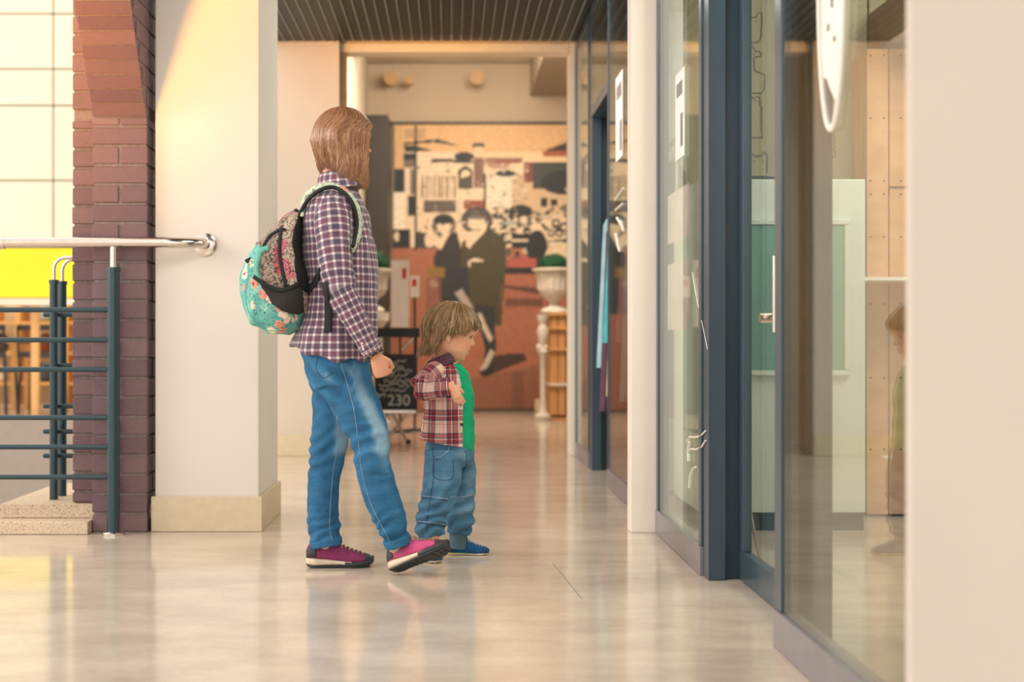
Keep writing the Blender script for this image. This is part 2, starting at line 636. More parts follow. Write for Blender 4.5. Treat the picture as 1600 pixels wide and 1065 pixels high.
# lower half
rect(250, 110, 330, 300, srgb('7e5246'), B, .7)
for x_ in range(640, 900, 34):
    rect(x_, 150, x_ + 10, 280, srgb('8a5645'), B, .5)
poly([(380, 60), (470, 60), (480, 260), (400, 300), (330, 200)], srgb('2e3032'), B)
poly([(400, 190), (440, 170), (500, 270), (460, 280)], srgb('a89c92'), B)
poly([(480, 30), (650, 30), (640, 200), (620, 265), (500, 260)], OLIVE, B)
poly([(500, 255), (610, 260), (615, 500), (590, 620), (540, 610), (560, 480), (520, 330)], srgb('2b2f31'), B)
poly([(520, 290), (540, 300), (600, 430), (585, 450), (530, 350)], srgb('c7b8a8'), B); poly([(590, 480), (610, 500), (560, 600), (535, 590)], srgb('c2b4a6'), B)
poly([(525, 610), (600, 560), (620, 600), (560, 635)], DARK, B)
poly([(600, 530), (640, 510), (760, 505), (780, 540), (650, 590), (600, 610)], srgb('43302b'), B)
poly([(650, 150), (860, 165), (860, 200), (650, 165)], srgb('5f3d32'), B); rect(660, 220, 860, 262, srgb('6f4638'), B)
poly([(480, 640), (860, 560), (860, 800), (480, 800)], srgb('7d5344'), B, .6); rect(700, 600, 760, 810, srgb('6d4a3e'), B, .6)
rect(480, 790, 900, 812, srgb('4b3a34'), B)
img *= (1 + 0.10 * np.random.default_rng(2).standard_normal((NZ, NX, 1))).clip(.7, 1.3)
mm = bpy.data.meshes.new('mural_print')
vs = [(x_, 15.312, z_) for z_ in np.linspace(Z0, Z1, NZ) for x_ in np.linspace(X0, X1, NX)]
fs = [(j * NX + i, j * NX + i + 1, (j + 1) * NX + i + 1, (j + 1) * NX + i) for j in range(NZ - 1) for i in range(NX - 1)]
mm.from_pydata(vs, [], fs)
ca = mm.color_attributes.new('print', 'FLOAT_COLOR', 'POINT')
ca.data.foreach_set('color', np.concatenate([img.clip(0, 1), np.ones((NZ, NX, 1))], 2).astype(np.float32).ravel())
t = NT('mural_ink')
at = t.add('ShaderNodeAttribute')
at.attribute_name = 'print'
t.base(at.outputs['Color'], 0.55)
mural = tag(empty('mural', (0.5, 15.3, 0)), 'large sepia street-scene mural with men in coats on the far wall', 'mural')
box(X0, X1, 15.316, 15.338, Z0, Z1, 'backing_board', M_DARKWOOD, mural)
link_mesh('print', mm, t.m, mural)
box(X0 - .01, X1, 15.29, 15.339, Z1 + .001, Z1 + .03, 'top_moulding', M_DARKWOOD, mural)

# tall dark cabinet at the edge of the mural
cb = tag(empty('tall_cabinet', (-0.77, 15.0, 0)), 'tall dark wooden cabinet between the side wall and the mural', 'cabinet')
box(-0.895, -0.655, 14.82, 15.33, 0.06, 3.12, 'body', M_DARKWOOD, cb, 0.004)
box(-0.885, -0.665, 14.80, 14.819, 0.10, 1.50, 'door', M_DARKWOOD, cb, 0.003)
box(-0.885, -0.665, 14.80, 14.819, 1.52, 3.08, 'door', M_DARKWOOD, cb, 0.003)
box(-0.895, -0.655, 14.84, 15.33, 0.0, 0.059, 'plinth', M_BLACK, cb)


# ================================================================ brick pier with the leaning head
def brick_piece(parent, x0, x1, y0, y1, z0, z1, M=None):
    j = lambda: random.uniform(-.0015, .0015)
    mb = MB().quadbox(x0 + j(), x1 + j(), y0 + j(), y1, z0, z1, M)
    return mb.build('brick', M_BRICK, parent, bevel=0.002, bseg=1)


pier = tag(empty('brick_pier', (-1.36, 5.9, 0)), 'dark clinker brick pier with a head leaning outward, beside the white pillar', 'pier')
pitch = 0.0793
# mortar core: upright part, recessed return and the leaning head
lean = 0.29 / 0.41
core = MB().quadbox(-1.465, -1.252, 5.836, 6.05, 0.0, 3.2)
core.quadbox(-1.574, -1.466, 5.938, 6.05, 0.112, 3.2)
zt = 3.15
core.prism([(5.836, 1.705), (5.836, zt), (5.836 - (zt - 1.705) * lean, zt)], -1.465, -1.252, 'X')
core.build('mortar', M_MORTAR, pier)
zz, k = 0.0, 0
while zz < 3.1:
    z0, z1 = max(zz + 0.006, 0.001), zz + pitch - 0.006
    if z0 < 1.69:
        z1 = min(z1, 1.70)
        if k % 2:
            brick_piece(pier, -1.470, -1.364, 5.83, 6.045, z0, z1)
            brick_piece(pier, -1.352, -1.247, 5.83, 6.045, z0, z1)
        else:
            brick_piece(pier, -1.470, -1.247, 5.83, 5.935, z0, z1)
            brick_piece(pier, -1.470, -1.247, 5.947, 6.045, z0, z1)
    else:
        brick_piece(pier, -1.2535, -1.247, 5.84, 6.045, z0, z1)
        brick_piece(pier, -1.2535, -1.247, max(5.80 - (z0 - 1.705) * lean + .04, 5.1), 5.83, z0, z1) if z0 > 1.79 else None
    if z0 > 0.08:
        brick_piece(pier, -1.579, -1.474, 5.93, 6.045, max(z0, .115), z1)
    zz += pitch
    k += 1
# courses on the underside of the head
ang = math.atan2(0.41, -0.29)
L = math.hypot(zt - 1.705, (zt - 1.705) * lean)
s = 0.0
while s < L - .06:
    M = Matrix.Translation((0, 5.836, 1.705)) @ Matrix.Rotation(math.atan(0.41 / 0.29), 4, 'X').inverted()
    # local frame: y runs down the slope towards the camera, negative side up the slope
    M = Matrix.Translation((0, 5.836, 1.705)) @ Matrix(((1, 0, 0, 0), (0, -0.29 / .502, -0.41 / .502, 0), (0, 0.41 / .502, -0.29 / .502, 0), (0, 0, 0, 1)))
    wob = random.uniform(-.001, .001)
    brick_piece(pier, -1.470, -1.249, s + 0.004, s + 0.0585, -0.012, 0.006 + wob, M)
    s += 0.0628

# stone plinth steps under the pier
ks = struct(box(-4.4, -1.475, 5.77, 6.2, 0.001, 0.052, 'kerb_lower', M_STONE, None, 0.004))
ks = struct(box(-1.87, -1.24, 5.89, 6.75, 0.053, 0.110, 'kerb_upper', M_STONE, None, 0.004))
struct(box(-4.5, -1.2, 5.905, 6.3, -0.8, -0.001, 'wall_slab_edge', M_WARM))

# ================================================================ stair railing
rail = tag(empty('guard_rail', (-2.4, 5.77, 0)), 'steel guard rail with stainless handrail and six dark bars before the pier', 'railing')
path = [(-4.3, 5.77, 1.183), (-2.5, 5.77, 1.184), (-1.16, 5.77, 1.186)] + [(-1.16 + 0.145 * math.sin(a), 5.77 + 0.07 * (1 - math.cos(a)), 1.184) for a in (k * math.pi / 16 for k in range(1, 9))] + [(-1.013, 5.862, 1.182)]
hr = MB().tube(path, 0.022, 20).build('handrail', M_CHROME, rail, True)
MB().tube([(-1.013, 5.869, 1.182), (-1.013, 5.858, 1.182), (-1.013, 5.852, 1.182)], [0.047, 0.047, 0.032], 28).build('wall_flange', M_CHROME, rail, True)
MB().tube([(-1.86, 5.77, 1.183), (-1.81, 5.77, 1.183)], 0.0245, 20).build('pipe_sleeve', M_CHROME, rail, True)
for px_ in (-1.371, -2.85, -4.2):
    MB().tube([(px_, 5.77, 0.012), (px_, 5.77, 1.066), (px_, 5.77, 1.07)], 0.0255, 20).build('post', M_RAIL, rail, True)
    MB().tube([(px_, 5.77, 1.068), (px_, 5.77, 1.084)], 0.029, 20).build('post_collar', M_RAIL, rail, True)
    MB().tube([(px_, 5.77, 1.08), (px_, 5.77, 1.170)], 0.0135, 16).build('rail_stem', M_CHROME, rail, True)
    MB().lathe([(0.046, 0.0005), (0.046, 0.008), (0.040, 0.014), (0.028, 0.016)], (px_, 5.77, 0), 28).build('foot_plate', M_CHROME, rail, True)
for z in (0.912, 0.79, 0.67, 0.475, 0.356, 0.234):
    MB().tube([(-4.25, 5.77, z), (-1.395, 5.77, z)], 0.0105, 14).build('bar', M_RAIL, rail, True)

rail2 = tag(empty('stair_rail', (-1.68, 6.06, 0.11)), 'twin-post stair rail on the stone plinth behind the brick pier', 'railing')
for x_, y_ in ((-1.693, 6.06), (-1.695, 6.20)):
    MB().tube([(x_, y_, 0.111), (x_, y_, 1.035)], 0.018, 18).build('post', M_RAIL, rail2, True)
    MB().tube([(x_, y_, 1.03), (x_, y_, 1.045)], 0.021, 18).build('post_collar', M_RAIL, rail2, True)
    pth = [(x_, y_, 1.035), (x_, y_, 1.09)] + [(x_ + 0.05 * (1 - math.cos(a)), y_, 1.09 + 0.05 * math.sin(a)) for a in (k * math.pi / 12 for k in range(1, 7))] + [(x_ + .22, y_, 1.143)]
    MB().tube(pth, 0.008, 12).build('rail_stem', M_CHROME, rail2, True)
MB().tube([(-1.60, 6.13, 1.15), (-1.35, 6.13, 1.152), (-1.26, 6.13, 1.152)], 0.019, 18).build('handrail', M_CHROME, rail2, True)
for z in (0.898, 0.68, 0.506, 0.397, 0.293):
    MB().tube([(-1.752, 6.10, z), (-1.745, 6.10, z), (-1.26, 6.10, z)], [.004, .0105, .0105], 14).build('bar', M_RAIL, rail2, True)

# ================================================================ atrium and the cafe across it
struct(box(-14, -2.6, 6.3, 20, -3.6, -3.5, 'floor_lower_hall', M_BOTTOMLESS))
struct(box(-12, -2.65, 13.6, 13.9, -3.5, 0.03, 'wall_atrium_fascia', plain('grey_fascia', '9c9086', 0.7, var=.04)))
struct(box(-12, -2.65, 13.9, 18.0, -0.05, 0.03, 'floor_across', M_FLOOR))
wc = empty('wall_atrium_cladding', (-7, 13.7, 1.7))
struct(wc)
for (z0, z1) in ((1.675, 2.30), (2.315, 3.02), (3.035, 3.37), (3.385, 3.90), (3.915, 4.6)):
    for (x0, x1) in ((-12, -8.1), (-8.09, -6.0), (-5.99, -3.83), (-3.815, -2.65)):
        box(x0, x1, 13.66, 13.78, z0, z1, 'panel', M_CREAM, wc, 0.004)
box(-12, -2.65, 13.79, 13.9, 1.66, 4.65, 'backing', plain('joint_backing_board', 'e0d3b4', 0.8), wc)  # backing seen through the panel joints, slightly darker than the panels
fb = tag(box(-12, -2.65, 13.62, 13.88, 1.18, 1.655, 'shop_fascia', M_YELLOW, None, 0.004), 'bright yellow fascia band above the shop across the atrium', 'fascia')
struct(box(-12, -2.65, 13.58, 13.9, 1.11, 1.172, 'trim_4', M_TRIM))
M_CAFE = plain('cafe_back_paint', 'efd9b4', 0.6)
struct(box(-12, -2.65, 17.2, 17.4, 0.03, 3, 'wall_cafe_back', M_CAFE))
struct(box(-2.8, -2.65, 13.9, 17.2, 0.03, 3, 'wall_cafe_side', M_CAFE))
area('cafe_lamp', (-5.4, 15.2, 2.6), (-5.4, 15.6, 0), 2.2, 35, (1.0, 0.88, 0.68), 1.5)

M_ORANGE = wood_mat('orange_pine', 'd39a5a', 'eab777', (8, 8, 1))
shelf = tag(empty('display_shelf', (-5.0, 16.6, 0.03)), 'tall orange wooden shelving in the cafe across the atrium', 'shelf')
for x_ in (-6.1, -5.55, -5.0, -4.45, -3.9):
    box(x_ - .03, x_ + .03, 16.4, 16.8, 0.031, 1.5, 'upright', M_ORANGE, shelf)
for z in (0.25, 0.6, 0.95, 1.3):
    box(-6.13, -3.87, 16.41, 16.79, z, z + .035, 'shelf_board', M_ORANGE, shelf)
cols = ['7c3b32', 'e8dccb', '39424a', 'c98e4f', '9fb0a8', '54382a']
kinds = ['brown', 'white', 'slate grey', 'amber', 'pale green', 'dark brown']
k = 0
for zi, z in enumerate((0.285, 0.635, 0.985)):
    for xi in range(4):
        x_ = -6.06 + xi * 0.55
        w = 0.16 + 0.06 * ((k * 7) % 3)
        nm = kinds[k % 6]
        jar = MB().lathe([(w * .30, 0), (w * .42, .03), (w * .42, .17), (w * .25, .20), (w * .25, .22)], (x_ + .24, 16.55, z + .001), 14)
        tag(jar.build('storage_jar', plain('jar_' + nm.replace(' ', '_'), cols[k % 6], 0.4), None, True),
            '%s jar on the %s shelf of the orange shelving, in its %s bay' % (nm, ('lowest', 'second', 'third')[zi], ('first', 'second', 'third', 'fourth')[xi]), 'jar', 'jars on the cafe shelving')
        k += 1


def cafe_chair(x, y, col, label, flip=1):
    c = tag(empty('cafe_chair', (x, y, 0.03)), label, 'chair', 'chairs of the cafe across the atrium')
    m = plain('chair_' + col, col, 0.5)
    for dx in (-.19, .19):
        for dy in (-.19, .19):
            MB().tube([(x + dx, y + dy, .031), (x + dx * .92, y + dy * .92, .45)], .016, 8).build('leg', m, c, True)
    box(x - .21, x + .21, y - .21, y + .21, .452, .485, 'seat', m, c, .008)
    for dx in (-.18, .18):
        MB().tube([(x + dx, y - flip * .19, .47), (x + dx, y - flip * .25, .92)], .015, 8).build('back_post', m, c, True)
    for z in (.60, .74, .87):
        box(x - .19, x + .19, y - flip * .245, y - flip * .22, z, z + .06, 'back_rail', m, c, .004)


cafe_chair(-4.62, 14.35, '2a2a2c', 'black slatted cafe chair standing by the stair posts across the atrium')
cafe_chair(-4.18, 14.55, '2f2b2c', 'dark cafe chair partly hidden behind the twin stair posts')
cafe_chair(-5.35, 14.7, '262627', 'black slatted cafe chair at the outer end of the table', -1)
tb = tag(empty('cafe_table', (-4.95, 14.9, 0.03)), 'wooden cafe table between black chairs across the atrium', 'table')
box(-5.35, -4.55, 14.95, 15.55, .74, .775, 'tabletop', M_ORANGE, tb, .005)
for x_ in (-5.28, -4.62):
    for y_ in (15.02, 15.48):
        box(x_ - .025, x_ + .025, y_ - .025, y_ + .025, .031, .739, 'leg', M_ORANGE, tb)
for x_ in (-4.95, -4.05, -5.75):
    box(x_ - .035, x_ + .035, 13.82, 13.89, 0.031, 1.109, 'mullion', M_ORANGE, None)['kind'] = 'structure'

# ================================================================ shopfront
XG = 0.843


def shopfront(n, y0, y1, stile=0.05, x=XG, z1=2.79, base=True, label=None):
    w = empty('window_%d' % n, (x, (y0 + y1) / 2, 0))
    struct(w)
    box(x - .008, x + .045, y0, y1, 0.001, 0.098, 'bottom_frame', M_SATIN, w, 0.002)
    box(x - .004, x + .040, y0, y0 + stile, 0.099, z1, 'frame', M_NAVY, w, 0.002)
    box(x - .004, x + .040, y1 - stile, y1, 0.099, z1, 'frame', M_NAVY, w, 0.002)
    box(x - .004, x + .040, y0 + stile, y1 - stile, z1 - .06, z1, 'top_frame', M_NAVY, w, 0.002)
    box(x + .001, x + .009, y0 + stile - .004, y1 - stile + .004, 0.095, z1 - .055, 'pane', M_GLASS, w)
    return w


w1 = shopfront(1, 2.31, 3.69, 0.07)
w2 = shopfront(2, 4.78, 5.82, 0.045)
w3 = shopfront(3, 5.96, 7.64, 0.03)
w4 = shopfront(4, 8.70, 9.64, 0.045)


def doorway(n, y0, y1, post):
    """door set back between two shopfront bays; glass leaf, frame, transom"""
    d = empty('door_%d' % n, (0.95, (y0 + y1) / 2, 0))
    struct(d)
    x = 0.953
    box(XG + .003, XG + .060, y1, y1 + post, 0.001, 2.79, 'door_post', M_NAVY, d, 0.002)
    box(XG + .061, XG + .117, y1 + .03, y1 + post, 0.001, 2.79, 'door_post', M_NAVY2, d, 0.002)
    box(XG + .041, x + .03, y0 - .035, y0 - .002, 0.001, 2.79, 'door_jamb', M_NAVY2, d, 0.002)
    box(x, x + .03, y0, y1 + .028, 0.002, 0.098, 'bottom_rail', M_NAVY, d, 0.002)
    box(x, x + .03, y0, y0 + .05, 0.099, 2.10, 'stile', M_NAVY, d, 0.002)
    box(x, x + .03, y1 - .03, y1 + .028, 0.099, 2.10, 'stile', M_NAVY, d, 0.002)
    box(x, x + .03, y0 + .051, y1 - .031, 2.04, 2.10, 'top_rail', M_NAVY, d, 0.002)
    box(x + .010, x + .018, y0 + .047, y1 - .027, 0.094, 2.045, 'pane', M_GLASS, d)
    box(XG - .002, x + .03, y0, y1 - .001, 2.12, 2.19, 'header', M_NAVY, d, 0.002)
    box(XG + .001, XG + .009, y0, y1 - .001, 2.191, 2.73, 'transom_pane', M_GLASS, d)
    box(XG - .002, XG + .04, y0, y1 - .001, 2.73, 2.79, 'transom_frame', M_NAVY, d, 0.002)
    return d


d1 = doorway(1, 3.70, 4.68, 0.09)
MB().tube([(0.935, 4.10, 0.815), (0.935, 4.10, 1.035)], .010, 12).build('handle', M_CHROME, d1, True)
for z in (.84, 1.01):
    MB().tube([(0.935, 4.10, z), (0.963, 4.10, z)], .009, 10).build('handle_bracket', M_CHROME, d1, True)
MB().tube([(0.905, 4.17, .858), (0.952, 4.17, .858)], [.016, .016], 14).build('lock_knob', M_CHROME, d1, True)
d2 = doorway(2, 7.65, 8.55, 0.14)
MB().tube([(0.925, 7.8, 0.95), (0.925, 7.8, 1.25)], .011, 12).build('handle', M_CHROME, d2, True)
# slim steel corner guard at the foot of the pier
tag(box(0.8535, 0.860, 5.822, 5.829, 0.001, 0.16, 'corner_guard', M_CHROME), 'short steel corner guard at the foot of the white shopfront pier', 'corner guard')


def sticker(name, pts, label, cat, mat=None, group=None, parent=None):
    """flat vinyl on the corridor face of the glass; pts are (y, z)"""
    o = MB().prism(pts, XG - .0012, XG + .0005, 'X').build(name, mat or M_VINYL, parent)
    if parent is None:
        tag(o, label, cat, group)
    return o


def on_glass(px, py, x=XG):
    y = F * x / (px - CX)
    return (y, CAMZ + (CY - py) * y / F)


ds = sticker('door_sign', [(6.99, 1.695), (7.28, 1.695), (7.28, 2.12), (6.99, 2.12)], 'white rectangular notice on the shopfront glass beyond the white pier', 'sign', M_PAPER)
MB().prism([(7.03, 2.00), (7.24, 2.00), (7.24, 2.07), (7.03, 2.07)], XG - .002, XG - .0013, 'X').build('printed_band', plain('grey_print', '8d8a8c'), ds)
MB().prism([(7.02, 1.73), (7.10, 1.73), (7.10, 1.88), (7.02, 1.88)], XG - .002, XG - .0013, 'X').build('printed_mark', plain('grey_print', '8d8a8c'), ds)
ds = sticker('door_sign', [(5.15, 1.46), (5.34, 1.46), (5.34, 1.78), (5.15, 1.78)], 'white narrow notice on the shopfront glass between white pier and navy door post', 'sign', M_PAPER)
MB().prism([(5.18, 1.69), (5.31, 1.69), (5.31, 1.74), (5.18, 1.74)], XG - .002, XG - .0013, 'X').build('printed_band', plain('grey_print', '8d8a8c'), ds)
MB().prism([(5.17, 1.50), (5.22, 1.50), (5.22, 1.62), (5.17, 1.62)], XG - .002, XG - .0013, 'X').build('printed_mark', plain('grey_print', '8d8a8c'), ds)
for z0, z1, lab in ((1.165, 1.355, 'upper pinkish-white paper sheet taped inside the shopfront glass'), (0.83, 1.085, 'lower pinkish-white paper sheet taped inside the shopfront glass')):
    o = MB().prism([(5.10, z0), (5.60, z0), (5.60, z1), (5.10, z1)], XG + .0095, XG + .011, 'X').build('paper_sheet', plain('pinkish_paper', 'f0dcdc', 0.7), None)
    tag(o, lab, 'paper', 'sheets taped in the shop window')
# white vinyl squiggles on the pane by the navy post
sq = empty('window_lettering', on_glass(1090, 700) and Vector((XG, 4.95, 0.4)))
tag(sq, 'three curling white vinyl strokes low on the shopfront pane', 'sticker')
for pts in (((1074, 690), (1078, 682), (1086, 683), (1095, 681), (1103, 673)), ((1074, 707), (1080, 701), (1088, 702), (1097, 698), (1103, 688)), ((1077, 762), (1078, 745), (1082, 733), (1087, 729)), ((1077, 690), (1075, 705), (1076, 720))):
    path = [Vector((XG - .0015, *on_glass(*p))) for p in pts]
    MB().tube(path, .003, 6).build('stroke', M_VINYL, sq, True)
ln = MB().tube([Vector((XG - .0015, *on_glass(*p))) for p in ((1082, 425), (1090, 470), (1099, 510), (1106, 545))], .0012, 6).build('vinyl_curve', M_VINYL, None, True)
tag(ln, 'thin white curved cord line on the glass beside the navy post', 'cord')
# lettering on the far pane beyond the pier
let = empty('window_lettering', Vector((XG, 7.2, 1.2)))
tag(let, 'white diagonal lettering on the shopfront pane under the notice', 'sticker')
for i, (a, b) in enumerate((((962, 312), (974, 294)), ((962, 328), (973, 318)), ((962, 365), (968, 392)), ((970, 345), (974, 360)), ((964, 340), (970, 350)))):
    MB().tube([Vector((XG - .0015, *on_glass(*a))), Vector((XG - .0015, *on_glass(*b)))], .006, 6).build('stroke', M_VINYL, let, True)
# big round logo on the near pane, only its lower end is in frame
lg = empty('window_logo', Vector((XG, 3.15, 1.5)))
tag(lg, 'large white round logo with a ring on the nearest shop window', 'sticker')
cy_, cz_ = 3.145, 1.62
out = [(cy_ + .105 * math.sin(a), cz_ - .36 * math.cos(a)) for a in (k * math.pi / 24 for k in range(-24, 25))]
for a, b in zip(out[:-1], out[1:]):
    pass
ringp = [Vector((XG - .002, y_, z_)) for y_, z_ in out]
MB().tube(ringp, .0065, 8).build('ring', M_VINYL, lg, True)
disc = [(cy_ + (.088 if z_ > 0 else .088) * sx, cz_ + z_) for sx, z_ in ((-1, -.10), (-.96, -.20), (-.70, -.27), (-.35, -.30), (-.1, -.285), (.1, -.27), (.45, -.24), (.75, -.235), (.95, -.17), (1, -.05), (1, .35), (.6, .42), (-.6, .42), (-1, .35))]
MB().prism(disc, XG - .0022, XG - .0004, 'X').build('disc', M_VINYL, lg)
g = plain('grey_green_print', '7d8c88', .6)
for y_, z_, h in ((3.14, 1.545, .022), (3.17, 1.49, .010), (3.12, 1.455, .008)):
    MB().prism([(y_ - .012, z_ - h), (y_ + .012, z_ - h * .6), (y_ + .010, z_ + h), (y_ - .010, z_ + h * .7)], XG - .0032, XG - .0024, 'X').build('printed_mark', g, lg)

# ================================================================ inside the shop
M_PAPERWALL = plain('beige_wallpaper', 'a39a7d', 0.7, var=.04, scale=6)
ww = struct(box(1.11, 1.93, 6.60, 6.72, 0, 3.74, 'wall_papered', M_PAPERWALL))
struct(box(1.94, 4.7, 6.60, 6.72, 0, 3.74, 'wall_shop_rear', M_PAPERWALL))
struct(box(0.975, 4.7, 2.31, 9.64, 3.0, 3.1, 'ceiling_shop', plain('shop_ceiling', '6d6048', 0.7)))
M_INK = plain('wallpaper_ink', '4e4a3c', 0.7)
doodles = empty('wallpaper_drawing', (1.4, 6.6, 1.9))
tag(doodles, 'dark line drawings of simple animals printed on the beige wallpaper', 'print')


def stroke(pts):
    MB().tube([P(x_, y_, 6.60) + Vector((0, -.0015, 0)) for x_, y_ in pts], .0028, 5).build('line', M_INK, doodles)


def zz1(x, y):                       # zoomed crop (scale 2.958, origin 1100,0)
    return 1100 + x / 2.958, y / 2.958


bear = [(193, 60), (200, 75), (222, 80), (243, 78), (250, 60), (266, 62), (268, 95), (264, 150), (262, 180), (245, 197), (205, 197), (188, 185)]
gir = [(235, 262), (262, 262), (266, 248), (255, 238), (238, 238), (225, 215), (215, 238), (200, 210), (196, 245), (203, 262), (203, 400), (210, 430), (262, 432), (278, 415), (280, 345), (240, 330), (232, 320), (230, 265)]
croc = [(168, 455), (210, 460), (220, 447), (232, 458), (240, 445), (258, 452), (258, 485)] + [(262 + 8 * (i % 2), 490 + i * 11) for i in range(12)] + [(270, 636), (200, 636)]
bear2 = [(205, 800), (210, 735), (218, 708), (235, 722), (262, 722), (280, 702), (292, 720), (290, 800)]
for dx, dy in ((0, 0), (175, -30), (335, 90), (480, -60), (-90, 60), (500, 250)):
    for sh in (bear, gir, croc, bear2):
        q = [zz1(a + dx, b + dy) for a, b in sh]
        q = [(a, b) for a, b in q]
        if max(a for a, b in q) < 1345 and min(a for a, b in q) > 1082 and max(b for a, b in q) < 276:
            stroke(q)
for a, b in ((203, 98), (242, 98), (215, 250), (230, 250), (218, 466), (240, 466), (232, 745), (272, 745)):
    for dx, dy in ((0, 0), (335, 90)):
        c = P(*zz1(a + dx, b + dy), 6.6)
        MB().ball(c, .004, 8).build('dot', M_INK, doodles)

# mint cupboard with a green inset in front of the papered wall
mc = tag(empty('cupboard', (1.37, 6.1, 0)), 'waist-high mint-white cupboard with a sage green inset, inside the shop', 'cupboard')
box(1.03, 1.715, 5.89, 6.58, 0.075, 1.455, 'body', M_MINT, mc, .004)
box(1.035, 1.71, 5.90, 6.57, 0.001, 0.074, 'plinth', M_NAVY2, mc)
gx0, gx1, gz0, gz1 = 1.24, 1.625, 0.665, 1.265
box(gx0, gx1, 5.878, 5.889, gz0, gz1, 'inset_panel', M_GREEN, mc)
for a in ((gx0 - .022, gx1 + .022, gz1 + .001, gz1 + .022), (gx0 - .022, gx1 + .022, gz0 - .022, gz0 - .001), (gx0 - .022, gx0 - .001, gz0, gz1), (gx1 + .001, gx1 + .022, gz0, gz1)):
    box(a[0], a[1], 5.872, 5.889, a[2], a[3], 'moulding', M_MINT, mc, .003)
# coil of wire on top
MB().tube([(1.31 + .10 * math.cos(a), 6.2 + .10 * math.sin(a), 1.462 + .0012 * a) for a in (k * .4 for k in range(0, 64))], .003, 6).build('wire_coil', M_NAVY2, None, True)
tag(bpy.data.objects['wire_coil'], 'coil of dark wire lying on top of the mint cupboard', 'wire')

# plywood lining, separate sheets fixed with screws
pl = tag(empty('plywood_lining', (2.2, 6.4, 0)), 'honey-coloured plywood boards screwed to the wall inside the shop', 'panelling')
for (a, b, z0, z1) in ((1.86, 1.955, .01, 2.09), (1.96, 2.75, 1.475, 2.09), (1.96, 2.75, .01, 1.465), (2.76, 3.5, .01, 2.09)):
    box(a, b, 6.36, 6.378, z0, z1, 'board', M_PLY, pl, .002)
box(1.86, 3.5, 6.379, 6.59, 0.01, 2.08, 'batten_frame', M_PINE, pl)
for x_ in (1.875, 1.935, 2.01, 2.05):
    for z_ in (.3, .62, .95, 1.25, 1.44, 1.50, 1.78, 2.06):
        MB().ball((x_, 6.359, z_), (.005, .003, .005), 8).build('screw', M_BLACK, pl)
for x_, z_ in ((2.14, 1.77), (2.06, 1.70), (2.10, .85)):
    MB().ball((x_, 6.3585, z_), (.012, .002, .010), 8).build('knot', plain('wood_knot', '6b4326'), pl)
box(1.62, 3.4, 6.10, 6.35, 1.045, 1.06, 'shelf_edge', M_VINYL, None)
tag(bpy.data.objects['shelf_edge'], 'thin white shelf fixed across the plywood boards in the shop', 'shelf')
struct(box(1.94, 4.7, 6.0, 6.59, 2.12, 2.30, 'trim_5', plain('brown_boxing', '7b5a3e', 0.6)))

# slim light with a green tip
lt = tag(empty('strip_light', (1.42, 5.84, 1.1)), 'slim upright light, white above and green below, before the mint cupboard', 'lamp')
MB().tube([(1.42, 5.85, 1.20), (1.42, 5.85, 1.38)], .008, 10).build('white_tube', emit_mat('white_glow', 'fff4e0', 1.6), lt, True)
MB().tube([(1.42, 5.85, 1.115), (1.42, 5.85, 1.198)], .010, 10).build('green_tube', emit_mat('green_glow', '20c090', 1.3), lt, True)
MB().tube([(1.42, 5.85, 0.002), (1.42, 5.85, 1.11)], .007, 8).build('pole', M_BLACK, lt, True)
MB().lathe([(.07, .001), (.07, .01), (.01, .018)], (1.42, 5.80, 0), 20).build('base', M_BLACK, lt, True)

# floor easel behind the door
es = tag(empty('display_easel', (1.15, 5.1, 0)), 'chrome-legged display easel standing inside the shop door', 'easel')
for a, b in ((P(1152, 700, 5.10), P(1187, 840, 5.10)), (P(1150, 700, 5.14), P(1122, 838, 5.2)), (P(1151, 690, 5.18), P(1160, 812, 5.5))):
    b.z = 0.0055
    MB().tube([a, b], .006, 8).build('leg', M_CHROME, es, True)
box(1.00, 1.06, 5.09, 5.13, 0.40, 0.44, 'clamp', M_BLACK, es)

# clothes rail with garments
rk = tag(empty('clothes_rail', (1.12, 8.2, 0)), 'chrome clothes rail standing inside the shop glass', 'rack')
MB().tube([(1.14, 7.15, 1.80), (1.14, 9.35, 1.80)], .014, 10).build('rail', M_CHROME, rk, True)
for y_ in (7.15, 9.35):
    MB().tube([(1.14, y_, .03), (1.14, y_, 1.80)], .014, 10).build('upright', M_CHROME, rk, True)
    MB().tube([(0.93, y_, .02), (1.35, y_, .02)], .016, 10).build('foot', M_CHROME, rk, True)
gc = [('teal', '4f8d98'), ('grey-violet', '6f6577'), ('dusty pink', 'c98f92'), ('slate blue', '3e5f7a'), ('sand', 'c9b79c'), ('turquoise', '49a7ae'), ('plum', '5c3f52'), ('pale blue', '9fc0cc'), ('rust', 'a0583f'), ('charcoal', '33383d'), ('sea green', '2f7f74'), ('rose', 'c66f7c')]
